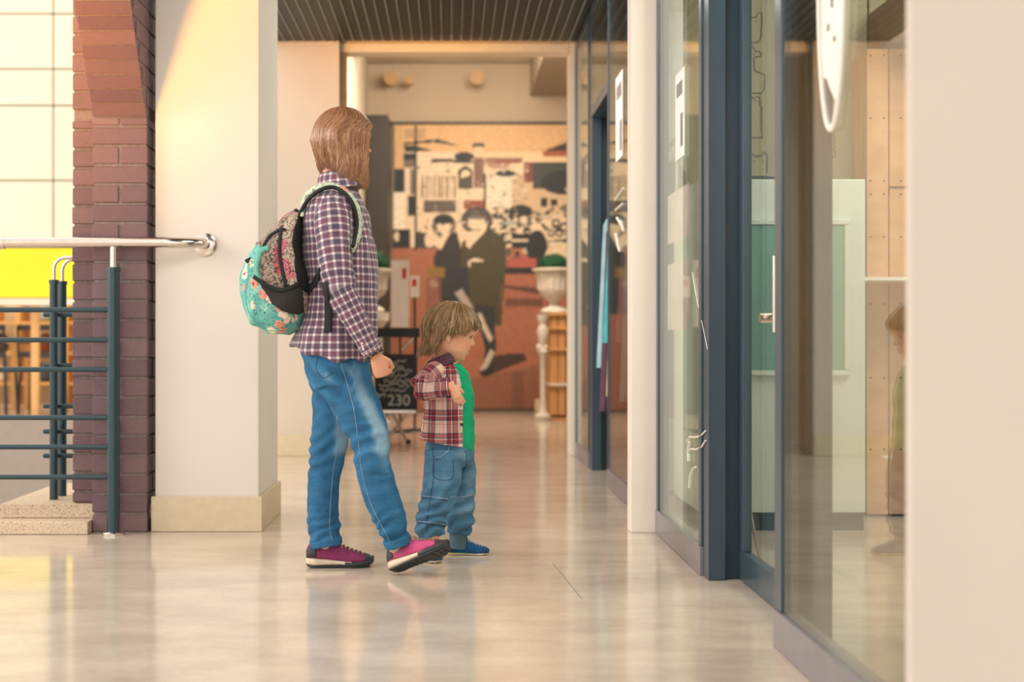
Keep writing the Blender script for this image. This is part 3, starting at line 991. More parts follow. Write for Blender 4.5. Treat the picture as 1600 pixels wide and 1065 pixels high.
for i, (nm, hx) in enumerate(gc):
    y_ = 7.32 + i * 0.165
    ln_ = (1.25, .95, 1.35, 1.1)[i % 4]
    g_ = tag(empty('hanging_garment', (1.14, y_, 1.80)), '%s garment hanging on the clothes rail behind the shop glass' % nm, 'garment', 'garments on the clothes rail')
    rings = []
    for k in range(14):
        tt = k / 13
        w = .05 + .17 * min(1, tt * 6) + .05 * tt
        th = .018 + .03 * tt
        z_ = 1.72 - ln_ * tt
        rings.append([(1.14 + w * math.cos(a) * (1 + .04 * math.sin(9 * a)), y_ + th * math.sin(a) + .012 * math.sin(a * 5 + i) * tt, z_ - (.05 * abs(math.cos(a)) if k < 3 else 0)) for a in (2 * math.pi * q / 28 for q in range(28))])
    MB().rings(rings).build('fabric', plain('garment_' + hx, hx, .8, spec=.2, var=.15), g_, True)
    MB().tube([(1.14, y_, 1.715), (1.14, y_, 1.78), (1.150, y_, 1.815), (1.14, y_, 1.822)], .003, 6).build('hanger_hook', M_CHROME, g_, True)
struct(box(0.90, 4.7, 9.62, 9.70, 0, 3.74, 'wall_shop_end', plain('shop_end_paint', 'c4cfc6', 0.7)))


# ================================================================ passage furniture
def urn(name, c, s, label, mat=M_STONEURN):
    u = tag(empty(name, c), label, 'planter', 'stone urns in the passage')
    prof = [(.14, 0), (.15, .02), (.13, .05), (.06, .08), (.055, .12), (.10, .16), (.155, .20), (.17, .26), (.175, .36), (.20, .43), (.235, .455), (.235, .475), (.20, .48), (.19, .455)]
    MB().lathe([(r * s, z * s) for r, z in prof], c, 36).build('bowl', mat, u, True)
    for k in range(18):
        a = 2 * math.pi * k / 18
        cc = Vector(c)
        MB().tube([cc + Vector((.168 * s * math.cos(a), .168 * s * math.sin(a), .25 * s)), cc + Vector((.172 * s * math.cos(a), .172 * s * math.sin(a), .36 * s)), cc + Vector((.195 * s * math.cos(a), .195 * s * math.sin(a), .425 * s))], .012 * s, 6).build('flute', mat, u, True)
    return u


M_LEAF = plain('boxwood_green', '1f5a35', .7, var=.3, scale=50)


def leafball(c, r, label, n=1400, flat=.8):
    o = tag(empty('boxwood_ball', c), label, 'plant', 'clipped plants in the urns')
    MB().ball(c, (r * .9, r * .9, r * .9 * flat), 20).build('twigs', plain('dark_twig', '123821', .9), o)
    mb = MB()
    rg = random.Random(int(r * 1000))
    for _ in range(n):
        d = Vector((rg.gauss(0, 1), rg.gauss(0, 1), rg.gauss(0, 1))).normalized()
        p = Vector(c) + Vector((d.x * r, d.y * r, d.z * r * flat)) * rg.uniform(.88, 1.04)
        t_ = d.orthogonal().normalized()
        t_.rotate(Matrix.Rotation(rg.uniform(0, 6.3), 3, d))
        u_ = (d.cross(t_) * .6 + d * rg.uniform(.1, .6)).normalized()
        b = len(mb.v)
        mb.v += [p - t_ * .008, p + u_ * .012, p + t_ * .008, p - u_ * .012]
        mb.f.append([b, b + 1, b + 2, b + 3])
    lf = mb.build('leaves', M_LEAF, o)
    lf['kind'] = 'stuff'


# white classical pedestal with shelves, urn and ball
pd = tag(empty('wooden_console', (1.15, 13.9, 0)), 'carved honey-wood console with a white turned post beside the far shopfront pier', 'console')
Yp = 13.7
for px_, py0, py1, nm in ((866, 490, 655, 'panel'), (879, 490, 660, 'panel')):
    a, b = P(px_ - 7, py1, Yp), P(px_ + 5, py0, Yp)
    box(a.x, b.x, Yp, Yp + .5, max(a.z, .05), b.z, nm, M_PINE, pd, .01)
a, b = P(889, 655, Yp), P(905, 490, Yp)
box(a.x, b.x, Yp, Yp + .5, .05, b.z, 'panel', M_PINE, pd, .01)
for py_ in (490, 512, 545, 600, 654):
    a, b = P(857, py_ + 3, Yp), P(905, py_, Yp)
    box(a.x, b.x, Yp - .03, Yp + .5, max(a.z, .002), b.z + .01, 'moulding', M_PINE if py_ != 600 else M_STONEURN, pd, .006)
c = P(848, 655, Yp)
MB().lathe([(.07, 0), (.08, .04), (.04, .08), (.028, .14), (.028, .62), (.05, .66), (.028, .70), (.045, .78), (.06, .86), (.035, .92), (.055, .97), (.06, 1.02)], (c.x, Yp - .02, .002), 20).build('turned_post', M_STONEURN, pd, True)
MB().tube([(c.x - .06, Yp - .02, .70), (c.x + .04, Yp - .02, .70)], .035, 10).build('rosette', M_STONEURN, pd, True)
c = P(866, 492, Yp + .2)
urn('stone_urn', (c.x, Yp + .2, c.z + .015), .92, 'fluted white stone urn standing on the carved wood console')
leafball((c.x, Yp + .2, c.z + .015 + .47), .15, 'clipped green ball plant in the urn on the wood console', flat=.75)

# urn and plant beside the menu stand
c = P(580, 560, 12.6)
stand = tag(empty('urn_pedestal', (c.x, 12.6, 0)), 'white round pedestal carrying the urn behind the menu board', 'pedestal')
MB().lathe([(.17, 0), (.17, .05), (.12, .09), (.10, .14), (.10, .88), (.13, .92), (.16, .95), (.16, 1.02)], (c.x, 12.6, .001), 28).build('shaft', M_STONEURN, stand, True)
urn('stone_urn', (c.x, 12.6, 1.024), .8, 'tall pale stone urn half hidden behind the woman, near the mural')
leafball((c.x, 12.6, 1.45), .15, 'dark green clipped plant in the tall urn behind the woman', flat=.9)

# menu stand: chalkboard on a folding trolley
mbd = tag(empty('menu_stand', (-0.42, 10.6, 0)), 'black chalkboard menu stand with white chalk writing and steel folding legs', 'sign stand')
Ym = 10.6
a, b = P(585, 635, Ym), P(652, 560, Ym)
box(a.x, b.x, Ym, Ym + .03, a.z, b.z, 'chalkboard', M_BLACK, mbd, .004)
for q in ((585, 640, 652, 634), (585, 561, 652, 553)):
    a, b = P(q[0], q[1], Ym), P(q[2], q[3], Ym)
    box(a.x, b.x, Ym - .012, Ym + .035, a.z, b.z, 'board_frame', M_BLACK, mbd)
a, b = P(583, 527, Ym), P(655, 512, Ym)
box(a.x, b.x, Ym - .05, Ym + .35, a.z, b.z, 'tray', M_BLACK, mbd, .006)
for px_ in (588, 650):
    a, b = P(px_ - 2, 640, Ym), P(px_ + 2, 520, Ym)
    box(a.x, b.x, Ym + .01, Ym + .04, a.z, b.z, 'upright', M_BLACK, mbd)
MB().tube([P(650, 520, Ym - .03), P(628, 548, Ym - .03)], .012, 8).build('strut', M_CHROME, mbd, True)
a, b = P(583, 645, Ym), P(650, 640, Ym)
box(a.x, b.x, Ym - .02, Ym + .3, a.z, b.z, 'lower_rail', M_CHROME, mbd, .003)
for p, q in ((P(612, 643, Ym), P(637, 692, Ym)), (P(640, 643, Ym), P(600, 690, Ym + .1)), (P(588, 643, Ym + .2), P(592, 690, Ym + .2))):
    MB().tube([p, q], .011, 8).build('leg', M_CHROME, mbd, True)
for p in (P(638, 690, Ym), P(601, 690, Ym + .1), P(592, 688, Ym + .2)):
    MB().tube([p + Vector((0, -.012, 0)), p + Vector((0, .012, 0))], max(.02, p.z - .002), 16).build('caster', M_BLACK, mbd, True)
# chalk writing: real characters 230 and rows of scribble
M_CHALK = plain('white_chalk', 'b9b8b2', .9)
f = bpy.data.curves.new('chalk_price', 'FONT')
f.body = '230'
f.size = .115
f.extrude = .001
fo = bpy.data.objects.new('chalk_price', f)
tmp = bpy.data.objects.new('tmp', f)
COL.objects.link(tmp)
bpy.context.view_layer.update()
fm = bpy.data.meshes.new_from_object(tmp.evaluated_get(bpy.context.evaluated_depsgraph_get()))
bpy.data.objects.remove(tmp)
bpy.data.objects.remove(fo)
fm.transform(Matrix.Translation(P(605, 633, Ym) + Vector((0, -.003, 0))) @ Matrix.Rotation(math.pi / 2, 4, 'X'))
link_mesh('chalk_writing', fm, M_CHALK, mbd)
rg = random.Random(5)
for row, (x0_, x1_) in enumerate(((596, 634), (592, 630), (598, 644), (590, 638), (600, 640), (592, 640), (594, 634), (588, 602))):
    yy = 564.5 + row * 7.4
    pts = [P(x0_ + (x1_ - x0_) * k / 16, yy + rg.uniform(-3.4, 3.4), Ym) + Vector((0, -.004, 0)) for k in range(17)]
    MB().tube(pts, .0045, 5).build('chalk_writing', M_CHALK, mbd)

# pale round post and white posters beyond the menu stand
for (x0_, x1_, y0_, y1_, yy, lab) in ((611, 639, 406, 511, 12.0, 'tall white poster with a red mark behind the menu stand'), (641, 655, 431, 464, 12.2, 'small white card with a red square beside the tall poster')):
    a, b = P(x0_, y1_, yy), P(x1_, y0_, yy)
    ps = tag(empty('poster_stand', (a.x, yy, 0)), lab, 'poster')
    box(a.x, b.x, yy, yy + .012, a.z, b.z, 'sheet', M_PAPER, ps)
    w_ = b.x - a.x
    h_ = b.z - a.z
    if w_ > .12:
        box(a.x + w_ * .62, a.x + w_ * .85, yy - .002, yy - .0005, b.z - h_ * .28, b.z - h_ * .12, 'red_mark', M_RED, ps)
    else:
        box(a.x + w_ * .2, a.x + w_ * .7, yy - .002, yy - .0005, b.z - h_ * .5, b.z - h_ * .15, 'red_mark', M_RED, ps)
    MB().tube([((a.x + b.x) / 2, yy + .02, .012), ((a.x + b.x) / 2, yy + .02, b.z - .02)], .01, 8).build('pole', M_BLACK, ps, True)
    MB().lathe([(.10, .001), (.10, .012), (.01, .02)], ((a.x + b.x) / 2, yy + .02, 0), 20).build('base', M_BLACK, ps, True)

# ================================================================ figures: helpers
def crom(arr, sub):
    arr = np.array(arr, float)
    n = len(arr)
    out = []
    for i in range(n - 1):
        p0, p1, p2, p3 = arr[max(i - 1, 0)], arr[i], arr[i + 1], arr[min(i + 2, n - 1)]
        for k in range(sub):
            t = k / sub
            out.append(0.5 * ((2 * p1) + (-p0 + p2) * t + (2 * p0 - 5 * p1 + 4 * p2 - p3) * t * t + (-p0 + 3 * p1 - 3 * p2 + p3) * t ** 3))
    out.append(arr[-1])
    return np.array(out)


def limb(mb, st, side=(0, 1, 0), sub=5, n=28, px=True, ang=None, expo=2.0, grow=0.0):
    """swept body form; stations (px, py, depth, half width in px, half depth in m)"""
    rows = []
    for a, b, d, w, l in st:
        c = P(a, b, d) if px else Vector((a, b, d))
        rows.append((*c, (w * d / F if px else w) + grow, l + grow))
    arr = crom(rows, sub)
    side0 = Vector(side).normalized()
    rings = []
    for i in range(len(arr)):
        c = Vector(arr[i, :3])
        t = Vector(arr[min(i + 1, len(arr) - 1), :3]) - Vector(arr[max(i - 1, 0), :3])
        t.normalize()
        sd = (side0 - t * side0.dot(t)).normalized()
        fw = sd.cross(t)
        angs = [2 * math.pi * k / n for k in range(n)] if ang is None else [ang[0] + (ang[1] - ang[0]) * k / (n - 1) for k in range(n)]
        r = []
        for q in angs:
            cs, sn = math.cos(q), math.sin(q)
            if expo != 2:
                cs = math.copysign(abs(cs) ** (2 / expo), cs)
                sn = math.copysign(abs(sn) ** (2 / expo), sn)
            r.append(c + fw * arr[i, 3] * cs + sd * arr[i, 4] * sn)
        rings.append(r)
    if ang is None:
        mb.rings(rings, True)
    else:
        mb.rings(rings, False, False)
    return rings


def pxl(st, grow):
    return [(a, b, d, w + grow * F / d, l + grow) for a, b, d, w, l in st]


def to_mesh(mb, mods):
    me = bpy.data.meshes.new('tmp')
    me.from_pydata([tuple(p) for p in mb.v], [], mb.f)
    bm = bmesh.new()
    bm.from_mesh(me)
    bmesh.ops.recalc_face_normals(bm, faces=bm.faces)
    bm.to_mesh(me)
    bm.free()
    o = bpy.data.objects.new('tmp', me)
    COL.objects.link(o)
    for kind, kw in mods:
        m = o.modifiers.new('m', kind)
        for k, v in kw.items():
            setattr(m, k, v)
    bpy.context.view_layer.update()
    out = bpy.data.meshes.new_from_object(o.evaluated_get(bpy.context.evaluated_depsgraph_get()))
    bpy.data.objects.remove(o)
    return out


def solid(mb, voxel, smooth=3, fac=0.5):
    return to_mesh(mb, [('REMESH', dict(mode='VOXEL', voxel_size=voxel)), ('SMOOTH', dict(factor=fac, iterations=smooth))])


def coords(me):
    a = np.empty(len(me.vertices) * 3)
    me.vertices.foreach_get('co', a)
    return a.reshape(-1, 3)


def displace(me, fn):
    """fn(co, normal) -> metres along the normal; keeps the value as attribute 'fold'"""
    nr = [Vector(v.normal) for v in me.vertices]
    co = coords(me)
    ds = np.array([fn(Vector(c), nn) for c, nn in zip(co, nr)])
    co = co + np.array([list(x) for x in nr]) * ds[:, None]
    me.vertices.foreach_set('co', co.ravel())
    at = me.attributes.new('fold', 'FLOAT', 'POINT')
    at.data.foreach_set('value', ds.astype(np.float32))
    me.update()
    return me


def axis_uv(me, pts, r):
    """cloth coordinates round and along a bone line; pts = world joints, r = radius used for the girth"""
    pts = [Vector(p) for p in pts]
    cum = [0]
    for a, b in zip(pts[:-1], pts[1:]):
        cum.append(cum[-1] + (b - a).length)
    uvs = []
    for v in me.vertices:
        best = None
        for i, (a, b) in enumerate(zip(pts[:-1], pts[1:])):
            d = b - a
            t = (v.co - a).dot(d) / d.length_squared
            tc = t if (i == 0 and t < 0) or (i == len(pts) - 2 and t > 1) else max(0, min(1, t))
            q = a + d * tc
            dist = (v.co - (a + d * max(0, min(1, t)))).length
            if best is None or dist < best[0]:
                ax = d.normalized()
                rel = v.co - q
                rel = rel - ax * rel.dot(ax)
                sd = (Vector((0, 1, 0)) - ax * ax.y).normalized()
                fw = sd.cross(ax)
                best = (dist, math.atan2(rel.dot(sd), rel.dot(fw)), cum[i] + tc * d.length)
        uvs.append((best[1], best[2]))
    lay = me.uv_layers.new(name='cloth')
    for p in me.polygons:
        us = [uvs[me.loops[li].vertex_index][0] for li in p.loop_indices]
        wrap = max(us) - min(us) > math.pi
        for li, u in zip(p.loop_indices, us):
            if wrap and u < 0:
                u += 2 * math.pi
            lay.data[li].uv = (u * r, uvs[me.loops[li].vertex_index][1])
    return me


def bvh_of(*meshes):
    vs, fs = [], []
    for me in meshes:
        b = len(vs)
        vs += [v.co.copy() for v in me.vertices]
        fs += [[b + i for i in p.vertices] for p in me.polygons]
    return BVHTree.FromPolygons(vs, fs)


EYE = Vector((0, 0, CAMZ))


def drape(bvh, pts, y, lift=0.002):
    """points of a seam or strap laid on the near surface of a body"""
    out = []
    for px_, py_ in pts:
        d = (P(px_, py_, 5.0) - EYE).normalized()
        h = bvh.ray_cast(EYE, d)
        if h[0] is None:
            h = bvh.find_nearest(P(px_, py_, y))
        out.append((h[0] + h[1] * (lift if h[1].dot(d) < 0 else -lift), h[1] if h[1].dot(d) < 0 else -h[1]))
    return out


def dense(pts, sub=6):
    return [tuple(p) for p in crom(pts, sub)]


def seam(name, bvh, pts, mat, parent, r=0.0012, y=4.9, sub=6, lift=0.0006):
    o = MB().tube([p for p, n in drape(bvh, dense(pts, sub), y, lift)], r, 6).build(name, mat, parent, 'all')
    return o


def ribbon(name, bvh, pts, w, mat, parent, y=4.9, th=0.004, sub=6, lift=0.004, smooth_it=3):
    dp = drape(bvh, dense(pts, sub), y, lift)
    ps = np.array([list(p) for p, n in dp])
    ns = np.array([list(n) for p, n in dp])
    for _ in range(smooth_it):
        ps[1:-1] = (ps[:-2] + 2 * ps[1:-1] + ps[2:]) / 4
        ns[1:-1] = (ns[:-2] + 2 * ns[1:-1] + ns[2:]) / 4
    rings = []
    for i in range(len(ps)):
        t = Vector(ps[min(i + 1, len(ps) - 1)] - ps[max(i - 1, 0)]).normalized()
        n = Vector(ns[i])
        n = (n - t * n.dot(t)).normalized()
        s = t.cross(n)
        p = Vector(ps[i])
        ww = w if not hasattr(w, '__len__') else w[0] + (w[1] - w[0]) * i / (len(ps) - 1)
        rings.append([p + s * ww + n * th * .3, p + s * ww * .8 + n * th, p - s * ww * .8 + n * th, p - s * ww + n * th * .3, p - s * ww - n * th, p + s * ww - n * th])
    return MB().rings(rings).build(name, mat, parent, 'all')


def inside(x, y, poly_):
    c = False
    j = len(poly_) - 1
    for i in range(len(poly_)):
        xi, yi = poly_[i]
        xj, yj = poly_[j]
        if (yi > y) != (yj > y) and x < (xj - xi) * (y - yi) / (yj - yi) + xi:
            c = not c
        j = i
    return c


def patch(name, me, poly_, mat, parent, lift=0.002, both=False, seed=None):
    """cloth panel sewn over an area of a body form, thickened; follows the form's surface"""
    bm = bmesh.new()
    bm.from_mesh(me)
    kill = []
    for f in bm.faces:
        c = f.calc_center_median()
        x, y = CX + c.x * F / c.y, CY - (c.z - CAMZ) * F / c.y
        if not ((both or f.normal.dot(c - EYE) < 0) and inside(x, y, poly_)):
            kill.append(f)
    bmesh.ops.delete(bm, geom=kill, context='FACES')
    for _ in range(3):
        bmesh.ops.smooth_vert(bm, verts=[v for v in bm.verts if v.is_boundary], factor=0.5, use_axis_x=True, use_axis_y=True, use_axis_z=True)
    bm.normal_update()
    for v in bm.verts:
        v.co += v.normal * lift
    r = bmesh.ops.extrude_face_region(bm, geom=list(bm.faces))
    nv = [g for g in r['geom'] if isinstance(g, bmesh.types.BMVert)]
    for v in nv:
        v.co += v.normal * -lift * 1.5
    out = bpy.data.meshes.new(name)
    bm.to_mesh(out)
    bm.free()
    out.materials.clear()
    return link_mesh(name, out, mat, parent, 'all')


def noisy(c, sx, sy, sz, off=0.0):
    return noise.noise(Vector((c.x * sx + off, c.y * sy + off * 2, c.z * sz)))


# ---------------------------------------------------------------- head
Z_ = [-.5, -.46, -.42, -.36, -.30, -.26, -.235, -.19, -.16, -.10, 0.0, .04, .15, .3, .4, .46, .5]
FRONT = {'adult': [.16, .33, .39, .375, .425, .415, .44, .425, .425, .43, .425, .45, .465, .43, .34, .22, .02],
         'child': [.14, .31, .36, .355, .405, .39, .42, .41, .405, .415, .415, .45, .485, .45, .35, .23, .02]}
ZB = [-.5, -.4, -.3, -.2, -.1, 0, .15, .3, .4, .46, .5]
SMZ = [-.5, -.46, -.42, -.30, -.16, 0, .04, .15, .3, .4, .46, .5]
SMF = {'adult': [.16, .31, .36, .395, .41, .425, .445, .465, .43, .34, .22, .02], 'child': [.13, .28, .335, .375, .40, .415, .445, .485, .45, .35, .23, .02]}
BACK = [-.02, -.12, -.22, -.32, -.40, -.45, -.47, -.41, -.30, -.19, -.02]
WID = {'adult': [.10, .21, .275, .31, .335, .345, .35, .31, .235, .15, .02], 'child': [.12, .25, .32, .345, .355, .355, .37, .33, .25, .16, .02]}


def head_frame(c, H, yaw, pitch):
    return Matrix.Translation(c) @ Matrix.Rotation(yaw, 4, 'Z') @ Matrix.Rotation(pitch, 4, 'Y') @ Matrix.Diagonal((H, H, H, 1))


def head_shape(mb, M, kind):
    rings = []
    for z in np.linspace(-.495, .497, 64):
        fd, f, b, w = np.interp(z, Z_, FRONT[kind]), np.interp(z, SMZ, SMF[kind]), np.interp(z, ZB, BACK), np.interp(z, ZB, WID[kind])
        cx = b + (f - b) * 0.52
        ring = []
        for k in range(80):
            a = 2 * math.pi * k / 80
            cs, sn = math.cos(a), math.sin(a)
            ax = (f - cx) if cs > 0 else (cx - b)
            e = 0.86 if cs > 0 else 1.0
            x = cx + math.copysign(abs(cs) ** e, cs) * ax
            y = w * math.copysign(abs(sn) ** 0.92, sn)
            if cs > 0:
                x += (fd - f) * math.exp(-(y / .13) ** 2)
                nz = max(0, 1 - abs(z + .125) / (.03 if z < -.125 else .15))
                nose = (.115 if kind == 'adult' else .082) * nz ** 1.1
                x += nose * math.exp(-(y / (.038 + .022 * nz)) ** 2)
                x += .020 * math.exp(-(y / .03) ** 2) * math.exp(-((z + .145) / .02) ** 2)
                for q in (-1, 1):
                    x -= .030 * math.exp(-((y - q * .145) / .065) ** 2 - ((z - .005) / .05) ** 2)
                    x += (.020 if kind == 'child' else .012) * math.exp(-((y - q * .19) / .09) ** 2 - ((z + .15) / .09) ** 2)
                    x += .012 * math.exp(-((y - q * .14) / .08) ** 2 - ((z - .075) / .025) ** 2)
                lip = math.exp(-(y / .085) ** 2)
                x += lip * (.024 * math.exp(-((z + .232) / .017) ** 2) + .024 * math.exp(-((z + .288) / .019) ** 2) - .020 * math.exp(-((z + .259) / .008) ** 2))
            ring.append(M @ Vector((x, y, z)))
        rings.append(ring)
    mb.rings(rings)
    # ears
    for q in (-1, 1):
        for dx, dz, r in ((-.055, -.02, .052), (-.05, -.09, .045), (-.03, -.145, .032), (-.015, -.05, .025)):
            R = M.to_3x3() @ Matrix.Rotation(q * .35, 3, 'Z')
            r *= 1.0 if kind == 'adult' else 1.25
            mb.ball(M @ Vector((dx, q * (.352 if kind == 'adult' else .388), dz)), (r * 1.0, r * .42, r * 1.15), 12, R)


def hand(mb, W, d, nrm, size, curl, spread=0.12, thumb=1, fl=1.0, tcurl=0.5, rr=1.0):
    """palm and five fingers. W wrist, d palm direction, nrm back of hand, curl per joint in radians"""
    d = Vector(d).normalized()
    nrm = Vector(nrm)
    nrm = (nrm - d * nrm.dot(d)).normalized()
    lat = d.cross(nrm)
    s = size
    st = []
    for t, w, h in ((-.18, .14, .115), (0, .15, .115), (.22, .20, .12), (.48, .22, .115), (.60, .20, .09)):
        c = W + d * s * t
        st.append((*c, s * h, s * w))
    limb(mb, [(a, b, c, h, w) for a, b, c, h, w in st], side=lat, px=False, sub=3, n=20, expo=2.4)
    for i, (o, L) in enumerate(((.155, .46), (.052, .52), (-.052, .48), (-.152, .37))):
        p = W + d * s * (.52 - .03 * abs(i - 1)) + lat * s * o * thumb
        dd = d.copy()
        dd.rotate(Matrix.Rotation(-(o * spread * 8) * thumb * .5, 3, nrm))
        pts = [p - dd * s * .15, p]
        for seg, fr in enumerate((.46, .31, .23)):
            c_ = curl[seg] if hasattr(curl, '__len__') else curl
            ax = dd.cross(nrm).normalized()
            dd = dd.copy()
            dd.rotate(Matrix.Rotation(-c_ * (1 + .08 * i), 3, lat))
            q = pts[-1] + dd * s * L * fr * fl
            pts.append((pts[-1] + q) / 2)
            pts.append(q)
        r0 = s * .062 * rr
        mb.tube(pts, [r0 * 1.1, r0 * 1.08, r0, r0 * 1.02, r0 * .92, r0 * .94, r0 * .82, r0 * .66], 12)
    base = W + d * s * .12 + lat * s * .13 * thumb - nrm * s * .03
    dd = (d * .75 + lat * .62 * thumb - nrm * .35).normalized()
    p1 = base + dd * s * .22
    d2 = (d * .92 + lat * (.35 - tcurl * .5) * thumb - nrm * (.2 + tcurl * .3)).normalized()
    p2 = p1 + d2 * s * .17
    p3 = p2 + (d2 - nrm * .3).normalized() * s * .13
    mb.tube([base - dd * s * .05, base, p1, (p1 + p2) / 2, p2, p3], [s * .08, s * .085, s * .072, s * .066, s * .064, s * .045], 12)


def skin_mat():
    t = NT('skin')
    at = t.add('ShaderNodeAttribute')
    at.attribute_name = 'tint'
    v = t.coord('Object')
    n = t.noise(v, 40, 4)
    c = t.mix(t.math('MULTIPLY', n, .18), at.outputs['Color'], srgb('d88f72'))
    t.base(c, 0.48, 0, .4)
    t.b.inputs['Subsurface Weight'].default_value = 0.12
    t.b.inputs['Subsurface Radius'].default_value = (0.02, 0.008, 0.004)
    t.b.inputs['Subsurface Scale'].default_value = 0.4
    t.bump(t.noise(v, 500, 2), .06, .001)
    return t.m


M_SKIN = skin_mat()


def tint(me, fn):
    ca_ = me.color_attributes.new('tint', 'FLOAT_COLOR', 'POINT')
    arr = np.array([(*fn(Vector(c)), 1) for c in coords(me)], np.float32)
    ca_.data.foreach_set('color', arr.ravel())


def face_tint(M, base, lip, blush, child):
    Mi = M.inverted()
    b, l, bl = srgb(base), srgb(lip), srgb(blush)

    def fn(c):
        p = Mi @ c
        col = np.array(b)
        if p.x > .1 and abs(p.z) < .5 and abs(p.y) < .5:
            m = math.exp(-(p.y / .095) ** 4 - ((p.z + .262) / .042) ** 4) * (p.x > .30)
            col = col * (1 - m) + np.array(l) * m
            for q in (-1, 1):
                m = .55 * math.exp(-((p.y - q * .25) / .12) ** 2 - ((p.z + .16) / .10) ** 2)
                col = col * (1 - m) + np.array(bl) * m
                m = .5 * math.exp(-((p.y - q * .15) / .08) ** 2 - ((p.z - .00) / .028) ** 2) * (p.x > .25)
                col = col * (1 - m) + np.array(bl) * .75 * m
        return tuple(col)
    return fn


M_EYEW = plain('eye_white', 'c9bdb2', .3)
M_IRIS = plain('grey_brown_iris', '2c3134', .1)
M_LID = plain('eyelid_skin', 'dba184', .5)
M_LASH = plain('lash_brown', '4a3226', .7)


def eyes(M, H, parent):
    for q in (-1, 1):
        c = M @ Vector((.332, q * .147, .002))
        R = M.to_3x3()
        R = R @ Matrix.Diagonal((1 / H, 1 / H, 1 / H))
        e = MB().ball(c, .050 * H, 20, R).build('eye', M_EYEW, parent, 'all')
        MB().ball(M @ Vector((.356, q * .160, .002)), (.028 * H, .030 * H, .029 * H), 14, R).build('iris', M_IRIS, e, 'all')
        lid = [M @ Vector((.335 + .066 * math.cos(a), q * (.145 + .058 * math.sin(a)), .004 + .034 * math.cos(a) ** .5 if math.cos(a) > 0 else 0)) for a in (k * .24 - 1.2 for k in range(11))]
        MB().tube(lid, .006 * H, 6).build('eyelash', M_LASH, parent, 'all')
        for zz_ in (.030, -.026):
            MB().tube([M @ Vector((.335 + .056 * math.cos(a), q * (.147 + .052 * math.sin(a)), .002 + zz_ * math.cos(a * .8))) for a in (k * .22 - 1.3 for k in range(13))], .008 * H, 8).build('eyelid', M_LID, parent, 'all')
        br = [M @ Vector((.425 - .10 * (k / 8) ** 2 * 1.1, q * (.075 + .15 * k / 8), .082 + .022 * math.sin(math.pi * k / 8))) for k in range(9)]
        MB().tube(br, [.006 * H] + [.010 * H] * 6 + [.007 * H, .003 * H], 6).build('eyebrow', M_LASH, parent, 'all')


# ---------------------------------------------------------------- hair
def hair_mat(name, stops):
    t = NT(name)
    at = t.add('ShaderNodeAttribute')
    at.attribute_name = 'shade'
    t.base(t.ramp(at.outputs['Fac'], stops), .30, 0, .7)
    return t.m


def hair(name, M, H, rad, zc, nst, end_fn, phi_fn, flow_fn, mat, parent, seed=1, r0=.0013, cap=True, wisp=.0015):
    rg_ = random.Random(seed)
    R = Vector(rad)

    def strand(phi, th0, off, zj, seg=16, jit=0.0):
        pts = []
        zend = end_fn(phi) + zj
        # arc from the crown to the widest line, then hanging
        for k in range(seg + 1):
            t = k / seg
            zz_top = zc + R.z * math.cos(th0)
            z = zz_top + (zend - zz_top) * t
            u = min(1, max(0, (z - zc) / R.z))
            th = math.acos(u)
            ph = phi_fn(phi, th)
            if z > zc:
                rx, ry = R.x * math.sin(th), R.y * math.sin(th)
            else:
                dpt = (zc - z)
                sx, sy = flow_fn(ph, dpt)
                rx, ry = R.x * sx, R.y * sy
            p = Vector(((rx + off) * math.cos(ph), (ry + off) * math.sin(ph), z + off * math.cos(th) * (z > zc)))
            if jit:
                q = noise.noise_vector(Vector((phi * 3, z * 5, off * 200))) * jit * t * 2
                p += Vector((q.x, q.y, 0))
            pts.append(M @ p)
        return pts
    mb = MB()
    shades = []
    if cap:
        for lay_off, sh in ((-.02, .25),):
            rows = []
            for i in range(73):
                phi = -math.pi + 2 * math.pi * i / 72
                rows.append(strand(phi, .03, lay_off, .015, 20))
            b = len(mb.v)
            n = 21
            for rr_ in rows:
                mb.v += rr_
                shades += [sh] * n
            for i in range(72):
                for k in range(20):
                    mb.f.append([b + i * n + k, b + (i + 1) * n + k, b + (i + 1) * n + k + 1, b + i * n + k + 1])
    for s_ in range(nst):
        phi = rg_.uniform(-math.pi, math.pi)
        th0 = rg_.choice([rg_.uniform(.02, .5), rg_.uniform(.3, 1.0), rg_.uniform(.6, 1.35)])
        zt_ = zc + R.z * math.cos(th0)
        if end_fn(phi) > zt_ - .08:
            th0 = rg_.uniform(.02, .5)
        off = rg_.uniform(-.008, .022)
        pts = strand(phi, th0, off, rg_.gauss(0, .032), 14, wisp / H * 4)
        # clumps share a shade
        sh = .5 + .35 * noise.noise(Vector((phi * 7, th0 * 2, 0))) + rg_.uniform(-.22, .22)
        rr_ = [r0 * (.5 + .9 * math.sin(math.pi * min(1, .25 + k / 16)) ** .6) if k < 12 else r0 * (1.1 - .28 * (k - 11)) for k in range(15)]
        before = len(mb.v)
        mb.tube(pts, rr_, 3, cap=False)
        for k in range(15):
            shades += [sh + .12 * k / 14] * 3
    o = mb.build(name, mat, parent, 'all')
    at = o.data.attributes.new('shade', 'FLOAT', 'POINT')
    at.data.foreach_set('value', np.array(shades, np.float32))
    return o


